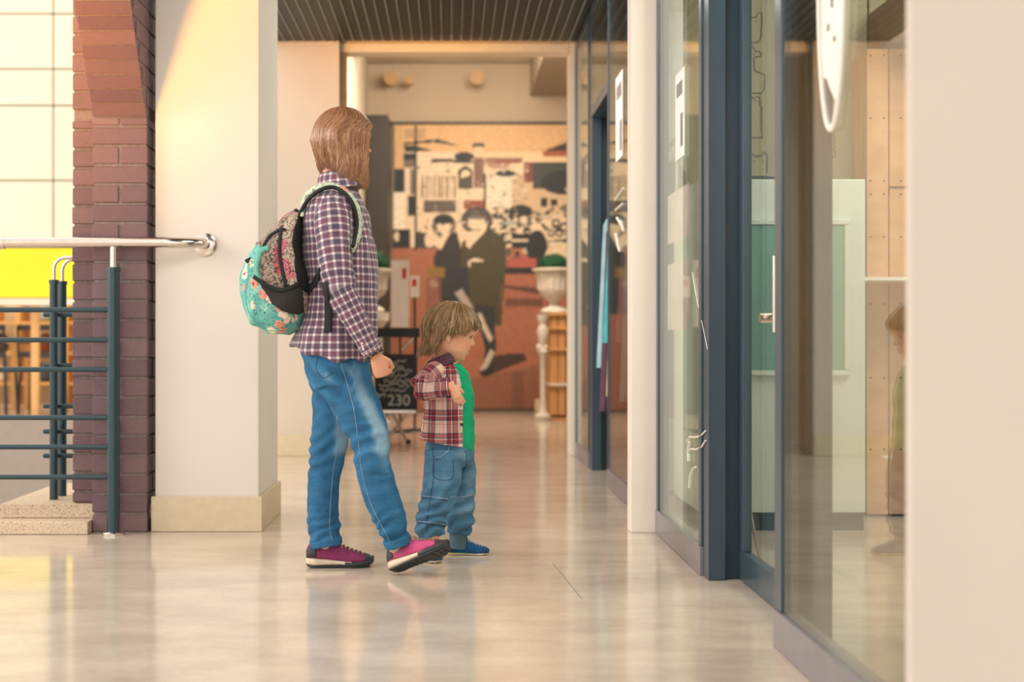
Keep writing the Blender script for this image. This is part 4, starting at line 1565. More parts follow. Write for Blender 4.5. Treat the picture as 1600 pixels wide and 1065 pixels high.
# ---------------------------------------------------------------- cloth materials
def plaid_woman():
    t = NT('purple_gingham_cloth')
    uv = t.add('ShaderNodeUVMap')
    uv.uv_map = 'cloth'
    sp_ = t.add('ShaderNodeSeparateXYZ')
    t.link(uv.outputs[0], sp_.inputs[0])
    p = .0255

    def stripe(o):
        f = t.math('FRACT', t.math('DIVIDE', o, p))
        d = t.math('ABSOLUTE', t.math('SUBTRACT', f, .5))
        return t.math('SMOOTHSTEP', d, .36, .28) if False else t.math('SUBTRACT', 1.0, t.math('MULTIPLY_ADD', d, 12, -3.6, clamp=True))
    a, b = stripe(sp_.outputs[0]), stripe(sp_.outputs[1])
    alt = t.math('GREATER_THAN', t.math('FRACT', t.math('DIVIDE', sp_.outputs[1], 2 * p)), .5)
    alt2 = t.math('GREATER_THAN', t.math('FRACT', t.math('DIVIDE', sp_.outputs[0], 2 * p)), .5)
    hue = t.mix(t.math('MULTIPLY_ADD', alt, .5, t.math('MULTIPLY', alt2, .5)), srgb('41354a'), srgb('64384f'))
    mid = t.mix(alt, srgb('8a7f8e'), srgb('977f8c'))
    c = t.mix(t.math('ADD', a, b, clamp=True), srgb('e2d4cb'), mid)
    c = t.mix(t.math('MULTIPLY', a, b), c, hue)
    n = t.noise(t.coord('Object'), 400, 2)
    t.base(t.mix(t.math('MULTIPLY', n, .22), c, srgb('a79aa2')), .85, 0, .2)
    t.b.inputs['Sheen Weight'].default_value = .15
    t.bump(n, .25, .001)
    return t.m


def plaid_child():
    t = NT('red_cream_tartan_cloth')
    uv = t.add('ShaderNodeUVMap')
    uv.uv_map = 'cloth'
    sp_ = t.add('ShaderNodeSeparateXYZ')
    t.link(uv.outputs[0], sp_.inputs[0])
    st = [(0, srgb('efd8cb')), (.30, srgb('35406b')), (.355, srgb('b03a44')), (.48, srgb('4a2f48')), (.545, srgb('f3e4dc')), (.58, srgb('a3303e')), (.71, srgb('35406b')), (.77, srgb('efd8cb')), (.90, srgb('c98a8c')), (.93, srgb('efd8cb'))]
    a = t.ramp(t.math('FRACT', t.math('DIVIDE', sp_.outputs[0], .082)), st, 'CONSTANT')
    b = t.ramp(t.math('FRACT', t.math('DIVIDE', sp_.outputs[1], .082)), st, 'CONSTANT')
    c = t.mix(.5, a, b)
    c = t.mix(.62, c, t.mix(1.0, a, b, 'MULTIPLY'))
    n = t.noise(t.coord('Object'), 500, 2)
    t.base(t.mix(t.math('MULTIPLY', n, .15), c, srgb('b8939a')), .85, 0, .2)
    t.bump(n, .25, .001)
    return t.m


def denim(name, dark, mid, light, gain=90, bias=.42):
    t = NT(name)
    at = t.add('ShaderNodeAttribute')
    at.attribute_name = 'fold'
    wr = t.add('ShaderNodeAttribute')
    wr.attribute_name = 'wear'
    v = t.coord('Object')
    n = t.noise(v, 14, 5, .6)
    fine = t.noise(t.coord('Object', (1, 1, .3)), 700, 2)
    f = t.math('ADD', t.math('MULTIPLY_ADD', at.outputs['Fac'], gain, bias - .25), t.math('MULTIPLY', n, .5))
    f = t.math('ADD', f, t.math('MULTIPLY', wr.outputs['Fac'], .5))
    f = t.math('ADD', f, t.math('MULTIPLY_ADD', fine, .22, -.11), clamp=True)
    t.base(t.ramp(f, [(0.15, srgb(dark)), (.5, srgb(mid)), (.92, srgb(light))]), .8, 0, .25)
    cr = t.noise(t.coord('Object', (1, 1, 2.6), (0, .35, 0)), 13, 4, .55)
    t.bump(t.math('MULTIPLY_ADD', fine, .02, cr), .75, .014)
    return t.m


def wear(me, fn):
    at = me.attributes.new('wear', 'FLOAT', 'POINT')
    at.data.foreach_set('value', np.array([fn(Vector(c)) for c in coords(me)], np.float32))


def scr(c):
    return CX + c.x * F / c.y, CY - (c.z - CAMZ) * F / c.y


M_PLAIDW = plaid_woman()
M_PLAIDC = plaid_child()
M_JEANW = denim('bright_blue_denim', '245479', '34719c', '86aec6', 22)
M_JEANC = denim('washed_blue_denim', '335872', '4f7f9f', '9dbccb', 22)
M_STITCH = plain('pale_stitching', '9fb6c4', .8)
M_STITCHD = plain('dark_stitching', '24405c', .8)
M_BUTTON = plain('dark_button', '43343b', .4)


# ---------------------------------------------------------------- shoes
def shoe(name, T, L, kit, parent, sk=1.0):
    """T maps shoe space (x heel to toe in m, y side, z up) to the world"""
    up, mid_, outs, cap_, lace, lining = kit
    s = L / .25
    XS = [0, .03, .12, .3, .5, .68, .82, .93, .985, 1.0]
    HW = [.012, .024, .033, .032, .036, .046, .045, .033, .016, .004]
    SB = [.010, .004, 0, .002, .003, 0, .001, .006, .014, .018]      # underside
    ST = [.038, .040, .040, .035, .029, .025, .025, .029, .034, .035]
    ST = [v * sk for v in ST]
    TOPX = [0, .05, .12, .2, .28, .36, .44, .55, .68, .82, .93, 1.0]
    TOP = [.062, .090, .090, .084, .082, .092, .094, .076, .062, .051, .041, .029]

    def outline(x, k=1.0):
        return np.interp(x, XS, HW) * s * k

    def ring(x, zb, zt, w, skew=0.0):
        r = []
        for i in range(20):
            a = 2 * math.pi * i / 20
            cs, sn = math.cos(a), math.sin(a)
            yy = w * math.copysign(abs(cs) ** .7, cs)
            zz2 = (zb + zt) / 2 + (zt - zb) / 2 * math.copysign(abs(sn) ** .7, sn)
            r.append(T @ Vector((x * L, yy + skew, zz2)))
        return r

    def dome(x, zb, zt, w, grow=0.0, n=22):
        r = []
        for i in range(n):
            a = math.pi * i / (n - 1)
            yy = (w + grow) * math.cos(a)
            hh = zt - zb + grow
            r.append(T @ Vector((x * L, math.copysign(abs(yy / (w + grow + 1e-9)) ** .8, yy) * (w + grow), zb + hh * math.sin(a) ** .62)))
        return r
    xs = np.linspace(0.004, .996, 40)
    root = MB()
    root.rings([dome(x, np.interp(x, XS, ST) * s - .002, max(np.interp(x, TOPX, TOP) * s, np.interp(x, XS, ST) * s + .002), outline(x, .93)) for x in xs])
    u = root.build(name, up, parent, 'all')
    m1 = MB()
    m1.rings([ring(x, np.interp(x, XS, SB) * s + .006 * s, np.interp(x, XS, ST) * s, outline(x, 1.0)) for x in xs if x < .68])
    m1.build('midsole', mid_, u, 'all')
    m2 = MB()
    m2.rings([ring(x, np.interp(x, XS, SB) * s, np.interp(x, XS, SB) * s + .008 * s, outline(x, 1.03)) for x in xs])
    m2.rings([ring(x, np.interp(x, XS, SB) * s + .002, np.interp(x, XS, ST) * s + .003 * s * (x > .7), outline(x, 1.035)) for x in xs if x > .55])
    o2 = m2.build('outsole', outs, u, 'all')
    # tread lugs
    lug = MB()
    for x in np.arange(.08, .95, .075):
        w = outline(x) * .8
        z = np.interp(x, XS, SB) * s
        for q in (-1, 1):
            b = len(lug.v)
            for dz in (-.0005, -.003 * s):
                for dx, dy in ((-.02, .15), (.02, .15), (.025, .95), (-.012, .95)):
                    lug.v.append(T @ Vector(((x + dx) * L, q * dy * w, max(z + dz, .0005))))
            for f in ((0, 1, 2, 3), (4, 5, 6, 7), (0, 1, 5, 4), (1, 2, 6, 5), (2, 3, 7, 6), (3, 0, 4, 7)):
                lug.f.append([b + i for i in f])
    lug.build('tread', outs, u)
    m3 = MB()
    m3.rings([dome(x, np.interp(x, XS, ST) * s, max(np.interp(x, TOPX, TOP) * s, np.interp(x, XS, ST) * s + .003), outline(x, .94), .0018) for x in np.linspace(.86, .998, 10)])
    m3.build('toe_cap', cap_, u, 'all')
    m4 = MB()
    m4.rings([dome(x, np.interp(x, XS, ST) * s, np.interp(x, TOPX, TOP) * s * .96, outline(x, .94), .0018) for x in np.linspace(.002, .15, 8)])
    m4.build('heel_counter', cap_, u, 'all')
    # collar lining ring
    pts = []
    for k in range(25):
        a = 2 * math.pi * k / 24
        x = .21 + .15 * math.cos(a)
        pts.append(T @ Vector((x * L, outline(x) * .66 * math.sin(a), np.interp(x, TOPX, TOP) * s - .002)))
    MB().tube(pts, .0055 * s, 8).build('collar', lining, u, 'all')
    # laces: bars across the tongue and a bow
    for k in range(7):
        x = .42 + k * .062
        if x > .84:
            break
        pts = []
        for i in range(9):
            a = math.pi * (.26 + .48 * i / 8)
            w = outline(x, .93)
            zb = np.interp(x, XS, ST) * s
            zt2 = np.interp(x, TOPX, TOP) * s
            pts.append(T @ Vector(((x + .03 * (i / 8)) * L, math.copysign(abs(math.cos(a)) ** .8, math.cos(a)) * w, zb + (zt2 - zb) * math.sin(a) ** .62 + .0022)))
        MB().tube(pts, .0021 * s, 6).build('lace', lace, u, 'all')
    x = .40
    zc_ = np.interp(x, TOPX, TOP) * s
    for q in (-1, 1):
        pts = [T @ (Vector((x * L, 0, zc_)) + Vector(v) * s) for v in ((0, 0, .004), (.006, q * .012, .014), (-.004, q * .026, .018), (-.010, q * .028, .010), (-.004, q * .012, .004), (0, 0, .004))]
        MB().tube([tuple(p) for p in crom([list(p) for p in pts], 4)], .0021 * s, 6).build('lace', lace, u, 'all')
        pts = [T @ (Vector((x * L, 0, zc_)) + Vector(v) * s) for v in ((0, 0, .004), (.012, q * .014, .010), (.026, q * .030, -.004), (.032, q * .036, -.02))]
        MB().tube([tuple(p) for p in crom([list(p) for p in pts], 4)], .0019 * s, 6).build('lace', lace, u, 'all')
    return u


def shoe_frame(heel, yaw, pitch=0.0, roll=0.0):
    return Matrix.Translation(heel) @ Matrix.Rotation(yaw, 4, 'Z') @ Matrix.Rotation(-pitch, 4, 'Y') @ Matrix.Rotation(roll, 4, 'X')


# ================================================================ the woman
YW = 4.90
woman = tag(empty('person', (-0.36, YW, 0)), 'person with brown bob, purple checked shirt and blue jeans, striding past the pillar', 'person')
HW_ = .205
MW = head_frame(P(537, 221, YW), HW_, math.radians(30), 0.03)
b = MB()
head_shape(b, MW, 'adult')
NK = P(531, 262, YW)
limb(b, [(528, 240, YW, 22, .055), (527, 262, YW, 23, .052), (528, 285, YW, 25, .056), (528, 305, YW, 36, .10)])
tor = [(528, 300, YW, 26, .07), (526, 318, YW, 38, .14), (524, 335, YW, 44, .15), (526, 370, YW, 46, .145), (530, 430, YW, 46, .13), (528, 490, YW, 47, .135), (522, 545, YW, 46, .145), (528, 585, YW, 28, .12)]
limb(b, tor)
R_ARM = [(522, 322, 4.765, 18, .04), (521, 345, 4.745, 20, .043), (523, 385, 4.72, 18, .038), (528, 430, 4.705, 16, .034), (533, 452, 4.70, 15, .032), (547, 482, 4.70, 14, .032), (566, 518, 4.705, 12, .028), (581, 547, 4.71, 9.5, .021), (588, 557, 4.712, 9.5, .022)]
L_ARM = [(528, 322, 5.03, 18, .04), (530, 345, 5.05, 20, .043), (532, 385, 5.07, 18, .038), (536, 430, 5.08, 16, .034), (540, 452, 5.085, 15, .032), (546, 482, 5.085, 14, .032), (556, 518, 5.08, 12, .028), (562, 540, 5.08, 9.5, .021), (564, 550, 5.08, 9.5, .022)]
limb(b, R_ARM)
limb(b, L_ARM)
R_LEG = [(532, 575, 4.845, 32, .075), (547, 610, 4.83, 34, .075), (567, 655, 4.81, 28, .062), (577, 690, 4.80, 23, .052), (582, 722, 4.79, 22, .048), (592, 765, 4.79, 21, .046), (608, 812, 4.80, 15, .036), (620, 846, 4.81, 10, .022), (624, 860, 4.815, 8, .016)]
L_LEG = [(523, 580, 4.955, 29, .075), (518, 630, 4.97, 27, .072), (516, 672, 4.97, 23, .06), (513, 700, 4.97, 22, .052), (508, 735, 4.97, 21, .048), (504, 775, 4.965, 18, .044), (504, 815, 4.96, 14, .036), (507, 845, 4.957, 10, .022), (508, 862, 4.957, 8, .016)]
limb(b, R_LEG)
limb(b, L_LEG)
hand(b, P(587, 555, 4.712), (.30, .30, -.88), (-.1, -1, -.25), .128, (1.0, 1.4, 1.0), thumb=-1, tcurl=.6, rr=1.1)
hand(b, P(564, 552, 5.08), (.10, 0, -1), (.1, 1, .1), .155, (.4, .7, .6), thumb=1, tcurl=.6)
wb = solid(b, .0042, 2)
tint(wb, face_tint(MW, 'e2a488', 'c0685e', 'd88a74', False))
body = link_mesh('body', wb, M_SKIN, woman, 'all')
eyes(MW, HW_, woman)
seam('ring', bvh_of(wb), [(582, 578), (587, 580), (592, 579)], M_CHROME, woman, .0012, 4.7)

# hair: a straight bob, longer towards the face
M_HAIRW = hair_mat('chestnut_hair', [(.05, srgb('47301f')), (.35, srgb('7a5238')), (.65, srgb('a87755')), (.95, srgb('d8ae88'))])


def endw(phi):
    f = (1 + math.cos(phi)) / 2
    return -.43 - .35 * f ** 1.2 + .015 * math.sin(phi * 9)


def phiw(phi, th):
    q_ = min(1, max(0, (th - math.radians(48)) / math.radians(34)))
    lim = math.radians(59) * q_ * q_ * (3 - 2 * q_)
    return math.copysign(lim + (math.pi - lim) * abs(phi) / math.pi, phi)


def floww(ph, d):
    back = max(0, -math.cos(ph))
    k = 1 - back * .42 * min(1, d / .6) ** 1.3 + .03 * math.sin(min(1, d / .3) * math.pi)
    return k, 1.0 - .05 * min(1, d / .5) - .12 * back * min(1, d / .6)


hair('hair', MW, HW_, (.535, .425, .53), .03, 6500, endw, phiw, floww, M_HAIRW, woman, 3, .0008)

# shirt
b = MB()
SH = [(529, 286, YW, 27, .065), (529, 297, YW, 34, .095), (526, 310, YW, 43, .155), (524, 328, YW, 50, .178), (525, 355, YW, 54, .176), (530, 392, YW, 57, .17), (533, 430, YW, 58, .16), (533, 470, YW, 60, .158), (530, 510, YW, 62, .172), (523, 535, YW, 64, .186), (519, 554, YW, 67, .195)]
limb(b, SH, n=40)
sm = solid(b, .005, 3)


def shirt_fold(c, n):
    x, y = scr(c)
    k = min(1, max(0, (y - 300) / 60))
    v = noisy(c, 20, 16, 3.5) * .0055 * k + noisy(c, 9, 9, 12, 4) * .004
    if y > 480:
        v += .006 * math.sin(c.x * 62 + 3 * noisy(c, 5, 5, 5)) * (y - 480) / 75
    if x > 560 and y < 520:
        v += .0035 * math.sin(c.x * 260 + 1.5 * noisy(c, 6, 6, 6))
    return v


displace(sm, shirt_fold)
# wavy hem
co = coords(sm)
low = co[:, 2] < P(0, 545, YW).z
ang_ = np.arctan2(co[:, 1] - YW, co[:, 0] + .40)
co[low, 2] += .012 * np.cos(2 * ang_[low] + .5) + .004 * np.sin(9 * ang_[low])
sm.vertices.foreach_set('co', co.ravel())
axis_uv(sm, [P(527, 280, YW), P(528, 560, YW)], .17)
shirt = link_mesh('shirt', sm, M_PLAIDW, woman, 'all')


def sleeve(st, name, parent, mat, r, grow, voxel, fold=.005, joints=(0, 4, -1), zoff=0):
    b_ = MB()
    limb(b_, pxl(st, grow), n=30)
    me = solid(b_, voxel, 3)
    js = [P(*st[j][:3]) for j in joints]

    def f(c, n):
        d = min((c - js[1]).length, 1)
        e = (c - js[-1]).length
        k = math.exp(-(d / .07) ** 2) + .35 + .9 * math.exp(-(e / .05) ** 2)
        ax = (js[-1] - js[1]).normalized() if (c - js[-1]).length < (c - js[0]).length else (js[1] - js[0]).normalized()
        al = c.dot(ax)
        return fold * k * (math.sin(al * 120 + 3.5 * noisy(c, 9, 9, 9, 2)) * .45 + noisy(c, 22, 22, 22, 7))
    displace(me, f)
    axis_uv(me, js, r)
    return link_mesh(name, me, mat, parent, 'all')


SR = [(518, 316, 4.785, 20, .045), (519, 340, 4.755, 28, .055), (521, 375, 4.73, 27, .052), (525, 415, 4.71, 25, .046), (532, 452, 4.70, 24, .043), (546, 482, 4.70, 21, .040), (562, 512, 4.70, 18, .036), (576, 537, 4.705, 16, .031), (584, 552, 4.71, 15, .029)]
SL = [(526, 316, 5.01, 20, .045), (528, 340, 5.04, 26, .055), (531, 375, 5.06, 25, .052), (535, 415, 5.08, 23, .046), (539, 452, 5.085, 21, .043), (546, 482, 5.085, 20, .040), (554, 512, 5.08, 18, .036), (560, 530, 5.08, 16, .031), (563, 545, 5.08, 15, .029)]
slr = sleeve(SR, 'sleeve', shirt, M_PLAIDW, .052, .002, .004)
sleeve(SL, 'sleeve', shirt, M_PLAIDW, .052, .002, .005)
# collar, a stand and a folded leaf
b = MB()
limb(b, [(531, 290, YW, 35, .085), (530, 279, YW, 32, .074), (528, 268, YW, 31, .068)], n=40, sub=4)
limb(b, [(534, 299, YW, 41, .108), (532, 290, YW, 38, .096), (529, 272, YW, 33, .074)], n=40, sub=4)
cm = solid(b, .004, 1)
displace(cm, lambda c, n: noisy(c, 25, 25, 12) * .004)
axis_uv(cm, [P(528, 262, YW), P(533, 310, YW)], .08)
link_mesh('collar', cm, M_PLAIDW, shirt, 'all')
# cuff buttons
slm = slr.data.copy()
slm.transform(Matrix.Translation(WORLD[slr.name]))
sbv = bvh_of(slm)
for q in ((566, 536), (568, 545)):
    p, n = drape(sbv, [q], 4.7, .001)[0]
    MB().tube([p, p + n * .002], .0045, 12).build('button', plain('pearl_button', 'd9cfd0', .3), shirt, True)
cuff = seam('cuff_edge', sbv, [(563, 553), (572, 549), (584, 542), (592, 534)], plain('cuff_stitching', 'b7a8b0', .8), shirt, .0012, 4.7)

# jeans
b = MB()
limb(b, [(522, 528, YW, 50, .15), (523, 548, YW, 53, .165), (526, 575, YW, 48, .172), (530, 600, YW, 40, .165)], n=40)
JR = [(530, 560, 4.845, 46, .09), (536, 585, 4.84, 44, .094), (547, 612, 4.83, 40, .09), (562, 645, 4.815, 37, .082), (574, 672, 4.805, 33, .074), (579, 695, 4.80, 29.5, .066), (581, 715, 4.79, 27.5, .062), (587, 742, 4.79, 28, .061), (596, 775, 4.79, 28, .060), (608, 806, 4.795, 26, .056), (617, 832, 4.80, 22.5, .052), (622, 849, 4.80, 20.5, .05)]
JL = [(521, 560, 4.955, 44, .09), (521, 590, 4.96, 38, .09), (519, 625, 4.97, 32, .086), (517, 660, 4.97, 29, .075), (514, 695, 4.97, 29, .067), (510, 722, 4.97, 27, .063), (507, 750, 4.97, 26, .062), (505, 785, 4.965, 25, .060), (506, 815, 4.96, 24.5, .056), (508, 836, 4.955, 24, .053), (510, 848, 4.95, 23, .052)]
limb(b, JR, n=32)
limb(b, JL, n=32)
jm = solid(b, .0048, 3)


def jean_fold(c, n):
    x, y = scr(c)
    near = c.y < 4.89
    v = noisy(c, 7, 7, 9) * .004
    kx, ky = (579, 700) if near else (514, 705)
    k = math.exp(-((y - ky) / 34) ** 2)
    slope = (x - kx) * .35
    v += k * .0040 * math.sin((y + slope) / 3.4 + 6 * noisy(c, 8, 8, 5, 3)) * (1 if x < kx + 12 else .5)
    if y > 790:
        k = min(1, (y - 790) / 40)
        v += k * (.0035 * math.sin((y + .4 * (x - 560)) / 2.8 + 6 * noisy(c, 12, 12, 12, 5)) + .006 * noisy(c, 20, 20, 22, 9))
    k = math.exp(-((y - 595) / 38) ** 2)
    v += k * .0055 * math.sin((y - .75 * (x - 530)) / 5.2 + 3 * noisy(c, 7, 7, 7, 1)) * (x < 552)
    v += .003 * noisy(c, 24, 24, 30, 11)
    return v


displace(jm, jean_fold)


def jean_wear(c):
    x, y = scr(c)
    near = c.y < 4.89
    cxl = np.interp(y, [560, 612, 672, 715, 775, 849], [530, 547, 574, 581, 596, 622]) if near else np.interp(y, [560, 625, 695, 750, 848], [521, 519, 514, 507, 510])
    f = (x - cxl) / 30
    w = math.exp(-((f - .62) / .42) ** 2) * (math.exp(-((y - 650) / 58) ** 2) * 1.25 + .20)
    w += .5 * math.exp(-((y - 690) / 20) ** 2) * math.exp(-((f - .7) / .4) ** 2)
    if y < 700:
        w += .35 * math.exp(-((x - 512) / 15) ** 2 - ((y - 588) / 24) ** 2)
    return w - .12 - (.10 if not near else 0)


wear(jm, jean_wear)
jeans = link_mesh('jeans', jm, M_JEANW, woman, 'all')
jb = bvh_of(jm)
seam('side_seam', jb, [(530, 560), (541, 595), (553, 640), (560, 690), (566, 740), (579, 785), (596, 820), (612, 850)], M_STITCH, jeans, .0008)
seam('side_seam', jb, [(527, 650), (526, 700), (520, 740), (516, 790), (515, 825), (520, 848)], M_STITCH, jeans, .0008)
seam('pocket_seam', jb, [(497, 558), (494, 575), (505, 590), (519, 583)], M_STITCHD, jeans, .0011)
for leg, st in ((0, JR), (1, JL)):
    (px0, py0, d0, w0, b0), (px1, py1, d1_, w1, b1) = st[-2], st[-1]
    b = MB()
    limb(b, [(px0 + (px1 - px0) * .45, py0 + (py1 - py0) * .45, d1_, w1 + 2, b1 + .004), (px1 + .8, py1 + 4, d1_, w1 + 1.2, b1 + .003)], n=32)
    hm = solid(b, .004, 1)
    displace(hm, lambda c, n: .004 * noisy(c, 22, 22, 30, 5))
    wear(hm, lambda c: -.05)
    link_mesh('hem', hm, M_JEANW, jeans, 'all')

M_SUEDE = plain('berry_suede', '8f3f68', .9, spec=.2, var=.16, scale=30, bump=.3, bscale=400)
M_SUEDE2 = plain('pink_suede', 'c2547f', .9, spec=.2, var=.14, scale=30, bump=.3, bscale=400)
M_SOLEC = plain('cream_rubber', 'dfceb8', .6, var=.08, scale=40)
M_RUBBER = plain('charcoal_rubber', '333a3e', .6, var=.15, scale=60, bump=.4, bscale=200)
M_LACE = plain('khaki_lace', 'a89878', .9, var=.15, scale=100)
M_LINING = plain('pale_lining', 'c9b3a8', .9)
kit = (M_SUEDE, M_SOLEC, M_RUBBER, M_RUBBER, M_LACE, M_LINING)
sl_ = shoe('shoe', shoe_frame(P(478, 884, 4.955) * 1 + Vector((0, 0, -P(478, 884, 4.955).z)), math.radians(6)), .238, kit, woman)
kit2 = (M_SUEDE2, M_SOLEC, M_RUBBER, M_RUBBER, M_LACE, M_LINING)
hp = P(613, 893, 4.80)
hp.z = 0.003
hp += Vector((-.004, .006, 0))
TF = shoe_frame(hp, math.radians(-24), math.radians(23), math.radians(-19))
low_z = min((TF @ Vector((x_ * .238, y_ * .98 * q, zb_))).z for x_, y_, zb_ in ((0, .012, .009), (.03, .024, .003), (.12, .033, -.002), (.2, .033, -.002)) for q in (-1, 1))
hp.z += .0015 - low_z
sr_ = shoe('shoe', shoe_frame(hp, math.radians(-24), math.radians(23), math.radians(-19)), .238, kit2, woman)
sr_['label'] = 'pink suede shoe with toe lifted'

# beaded bracelet
for k in range(18):
    a = 2 * math.pi * k / 18
    ax = (P(588, 558, 4.712) - P(581, 547, 4.71)).normalized()
    sd = Vector((0, 1, 0))
    fw = sd.cross(ax).normalized()
    if k == 0:
        br = tag(empty('bracelet', P(586, 553, 4.71)), 'dark beaded bracelet on the wrist of the person in the checked shirt', 'bracelet')
        MB().tube([P(586, 553, 4.71) + fw * .027 * math.cos(q) + sd * .028 * math.sin(q) for q in (2 * math.pi * i / 32 for i in range(33))], .0022, 6).build('cord', M_BLACK, br, 'all')
    c = P(586, 553, 4.71) + fw * .028 * math.cos(a) + sd * .029 * math.sin(a)
    MB().ball(c, .0048, 10).build('bead', (M_BLACK if k % 3 else plain('amber_bead', '6b5a3a', .3)), br, 'all')

# ================================================================ backpack
def floral():
    t = NT('turquoise_floral_cloth')
    v = t.coord('Object')
    w = t.add('ShaderNodeTexVoronoi')
    t.link(v, w.inputs['Vector'])
    w.inputs['Scale'].default_value = 21
    w.inputs['Randomness'].default_value = .9
    d = w.outputs['Distance']
    sp_ = t.add('ShaderNodeSeparateXYZ')
    t.link(w.outputs['Color'], sp_.inputs[0])
    teal = t.ramp(t.noise(v, 18, 3), [(.3, srgb('4a9f9c')), (.6, srgb('79bdb2')), (.75, srgb('b9d6c6'))])
    petal = t.ramp(sp_.outputs[0], [(0, srgb('e9cdb4')), (.4, srgb('e79a86')), (.7, srgb('efdcc6')), (1, srgb('d98a5c'))], 'CONSTANT')
    wob = t.noise(v, 60, 3)
    isf = t.math('MULTIPLY', t.math('LESS_THAN', t.math('ADD', d, t.math('MULTIPLY', wob, .35)), .60), t.math('GREATER_THAN', sp_.outputs[1], .30))
    c = t.mix(isf, teal, petal)
    ctr = t.math('MULTIPLY', t.math('LESS_THAN', d, .13), isf)
    c = t.mix(ctr, c, srgb('c8434e'))
    ink = t.noise(v, 75, 2, .3)
    line = t.math('LESS_THAN', t.math('ABSOLUTE', t.math('SUBTRACT', ink, .5)), .016)
    patchy = t.math('GREATER_THAN', t.noise(v, 14, 2), .40)
    c = t.mix(t.math('MULTIPLY', line, patchy), c, srgb('2e4650'))
    t.base(c, .75, 0, .3)
    t.bump(t.noise(v, 300, 2), .2, .001)
    return t.m


def doodle(name, base_, ink_, pink_, dens):
    t = NT(name)
    v = t.coord('Object')
    ink = t.noise(v, 70, 3, .4)
    line = t.math('LESS_THAN', t.math('ABSOLUTE', t.math('SUBTRACT', ink, .5)), dens)
    c = t.ramp(t.noise(v, 16, 2), [(.40, srgb(base_)), (.56, srgb(base_)), (.60, srgb(pink_))])
    c = t.mix(line, c, srgb(ink_))
    t.base(c, .8, 0, .3)
    t.bump(ink, .2, .002)
    return t.m


M_FLORAL = floral()
M_DOODLE = doodle('doodle_print_cloth', 'c9b7a4', '3c3a3c', 'd57f8a', .030)
M_NETPINK = doodle('netted_print_cloth', 'a08d80', '4c423f', 'c9565e', .040)
M_NET = plain('black_netting', '2b2a28', .8, var=.5, scale=300, bump=.5, bscale=700)
M_WEB = plain('black_webbing', '1e2224', .8, var=.2, scale=300, bump=.3, bscale=500)
M_PIPE = plain('sea_green_piping', '63b0a0', .6)
pack = tag(empty('backpack', P(436, 440, 4.88)), 'turquoise floral backpack with a black mesh side pocket, worn on the back', 'backpack')
b = MB()
YB = 4.87
limb(b, [(467, 330, YB, 5, .05), (461, 343, YB, 14, .085), (453, 360, YB, 21, .11), (444, 382, YB, 31, .13), (436, 404, YB, 44, .142), (431, 430, YB, 53, .15), (433, 462, YB, 53, .152), (436, 490, YB, 47, .148), (438, 508, YB, 36, .135), (437, 521, YB, 17, .10)], n=40, expo=2.5)
pm = solid(b, .005, 3)


def pack_fold(c, n):
    x, y = scr(c)
    v = noisy(c, 14, 14, 14) * .007 + noisy(c, 30, 30, 22, 5) * .003
    v += .006 * math.exp(-(((x - 402) + .12 * (y - 420)) / 6) ** 2) * (y > 380)
    return v


displace(pm, pack_fold)
link_mesh('main_bag', pm, M_FLORAL, pack, 'all')


def C1(*pts):
    return [(370 + x / 4.26, 280 + y / 4.26) for x, y in pts]


pb = bvh_of(pm)
patch('upper_panel', pm, C1((405, 195), (330, 215), (240, 260), (120, 430), (185, 460), (150, 520), (140, 640), (200, 705), (300, 745), (405, 700), (385, 600), (385, 500), (370, 420), (385, 320), (420, 230)), M_NETPINK, pack, .0016, both=True)
patch('side_panel', pm, C1((405, 190), (330, 270), (300, 330), (290, 420), (290, 520), (320, 700), (360, 725), (405, 695), (385, 600), (382, 500), (362, 420), (380, 320), (420, 230)), M_DOODLE, pack, .003)
patch('back_panel', pm, C1((425, 160), (380, 320), (362, 420), (378, 520), (400, 700), (440, 745), (505, 770), (560, 700), (560, 400), (500, 200)), M_WEB, pack, .004)
patch('mesh_pocket', pm, C1((125, 650), (200, 702), (300, 742), (405, 698), (432, 745), (440, 885), (395, 900), (320, 890), (230, 830), (205, 780)), M_NET, pack, .006)
patch('corner_panel', pm, C1((436, 742), (505, 772), (450, 890), (415, 890)), M_DOODLE, pack, .005)
ribbon('pocket_binding', pb, C1((122, 650), (200, 705), (300, 740), (405, 695)), .007, M_WEB, pack, 4.8, .003, lift=.008)
ribbon('piping', pb, C1((215, 455), (160, 480), (138, 540), (132, 610), (150, 680)), .009, M_PIPE, pack, 4.8, .004, lift=.004)
ribbon('compression_strap', pb, C1((300, 330), (285, 420), (285, 520), (305, 620), (328, 715)), .006, M_WEB, pack, 4.8, .003, lift=.006)
ribbon('edge_binding', pb, C1((180, 450), (225, 380), (300, 335), (325, 345)), .005, M_WEB, pack, 4.8, .003, lift=.005)
seam('stitched_seam', pb, C1((60, 830), (110, 930), (200, 1000), (330, 1000), (440, 960)), M_PIPE, pack, .0018, 4.8)
seam('stitched_seam', pb, C1((75, 640), (60, 760), (80, 880), (160, 985)), M_PIPE, pack, .0016, 4.8)
p_, n_ = drape(pb, C1((82, 540)), 4.8, .002)[0]
MB().quadbox(-.011, .011, -.002, .002, -.007, .007, Matrix.Translation(p_) @ Matrix.Rotation(-.5, 4, 'Y')).build('label_tab', M_WEB, pack)

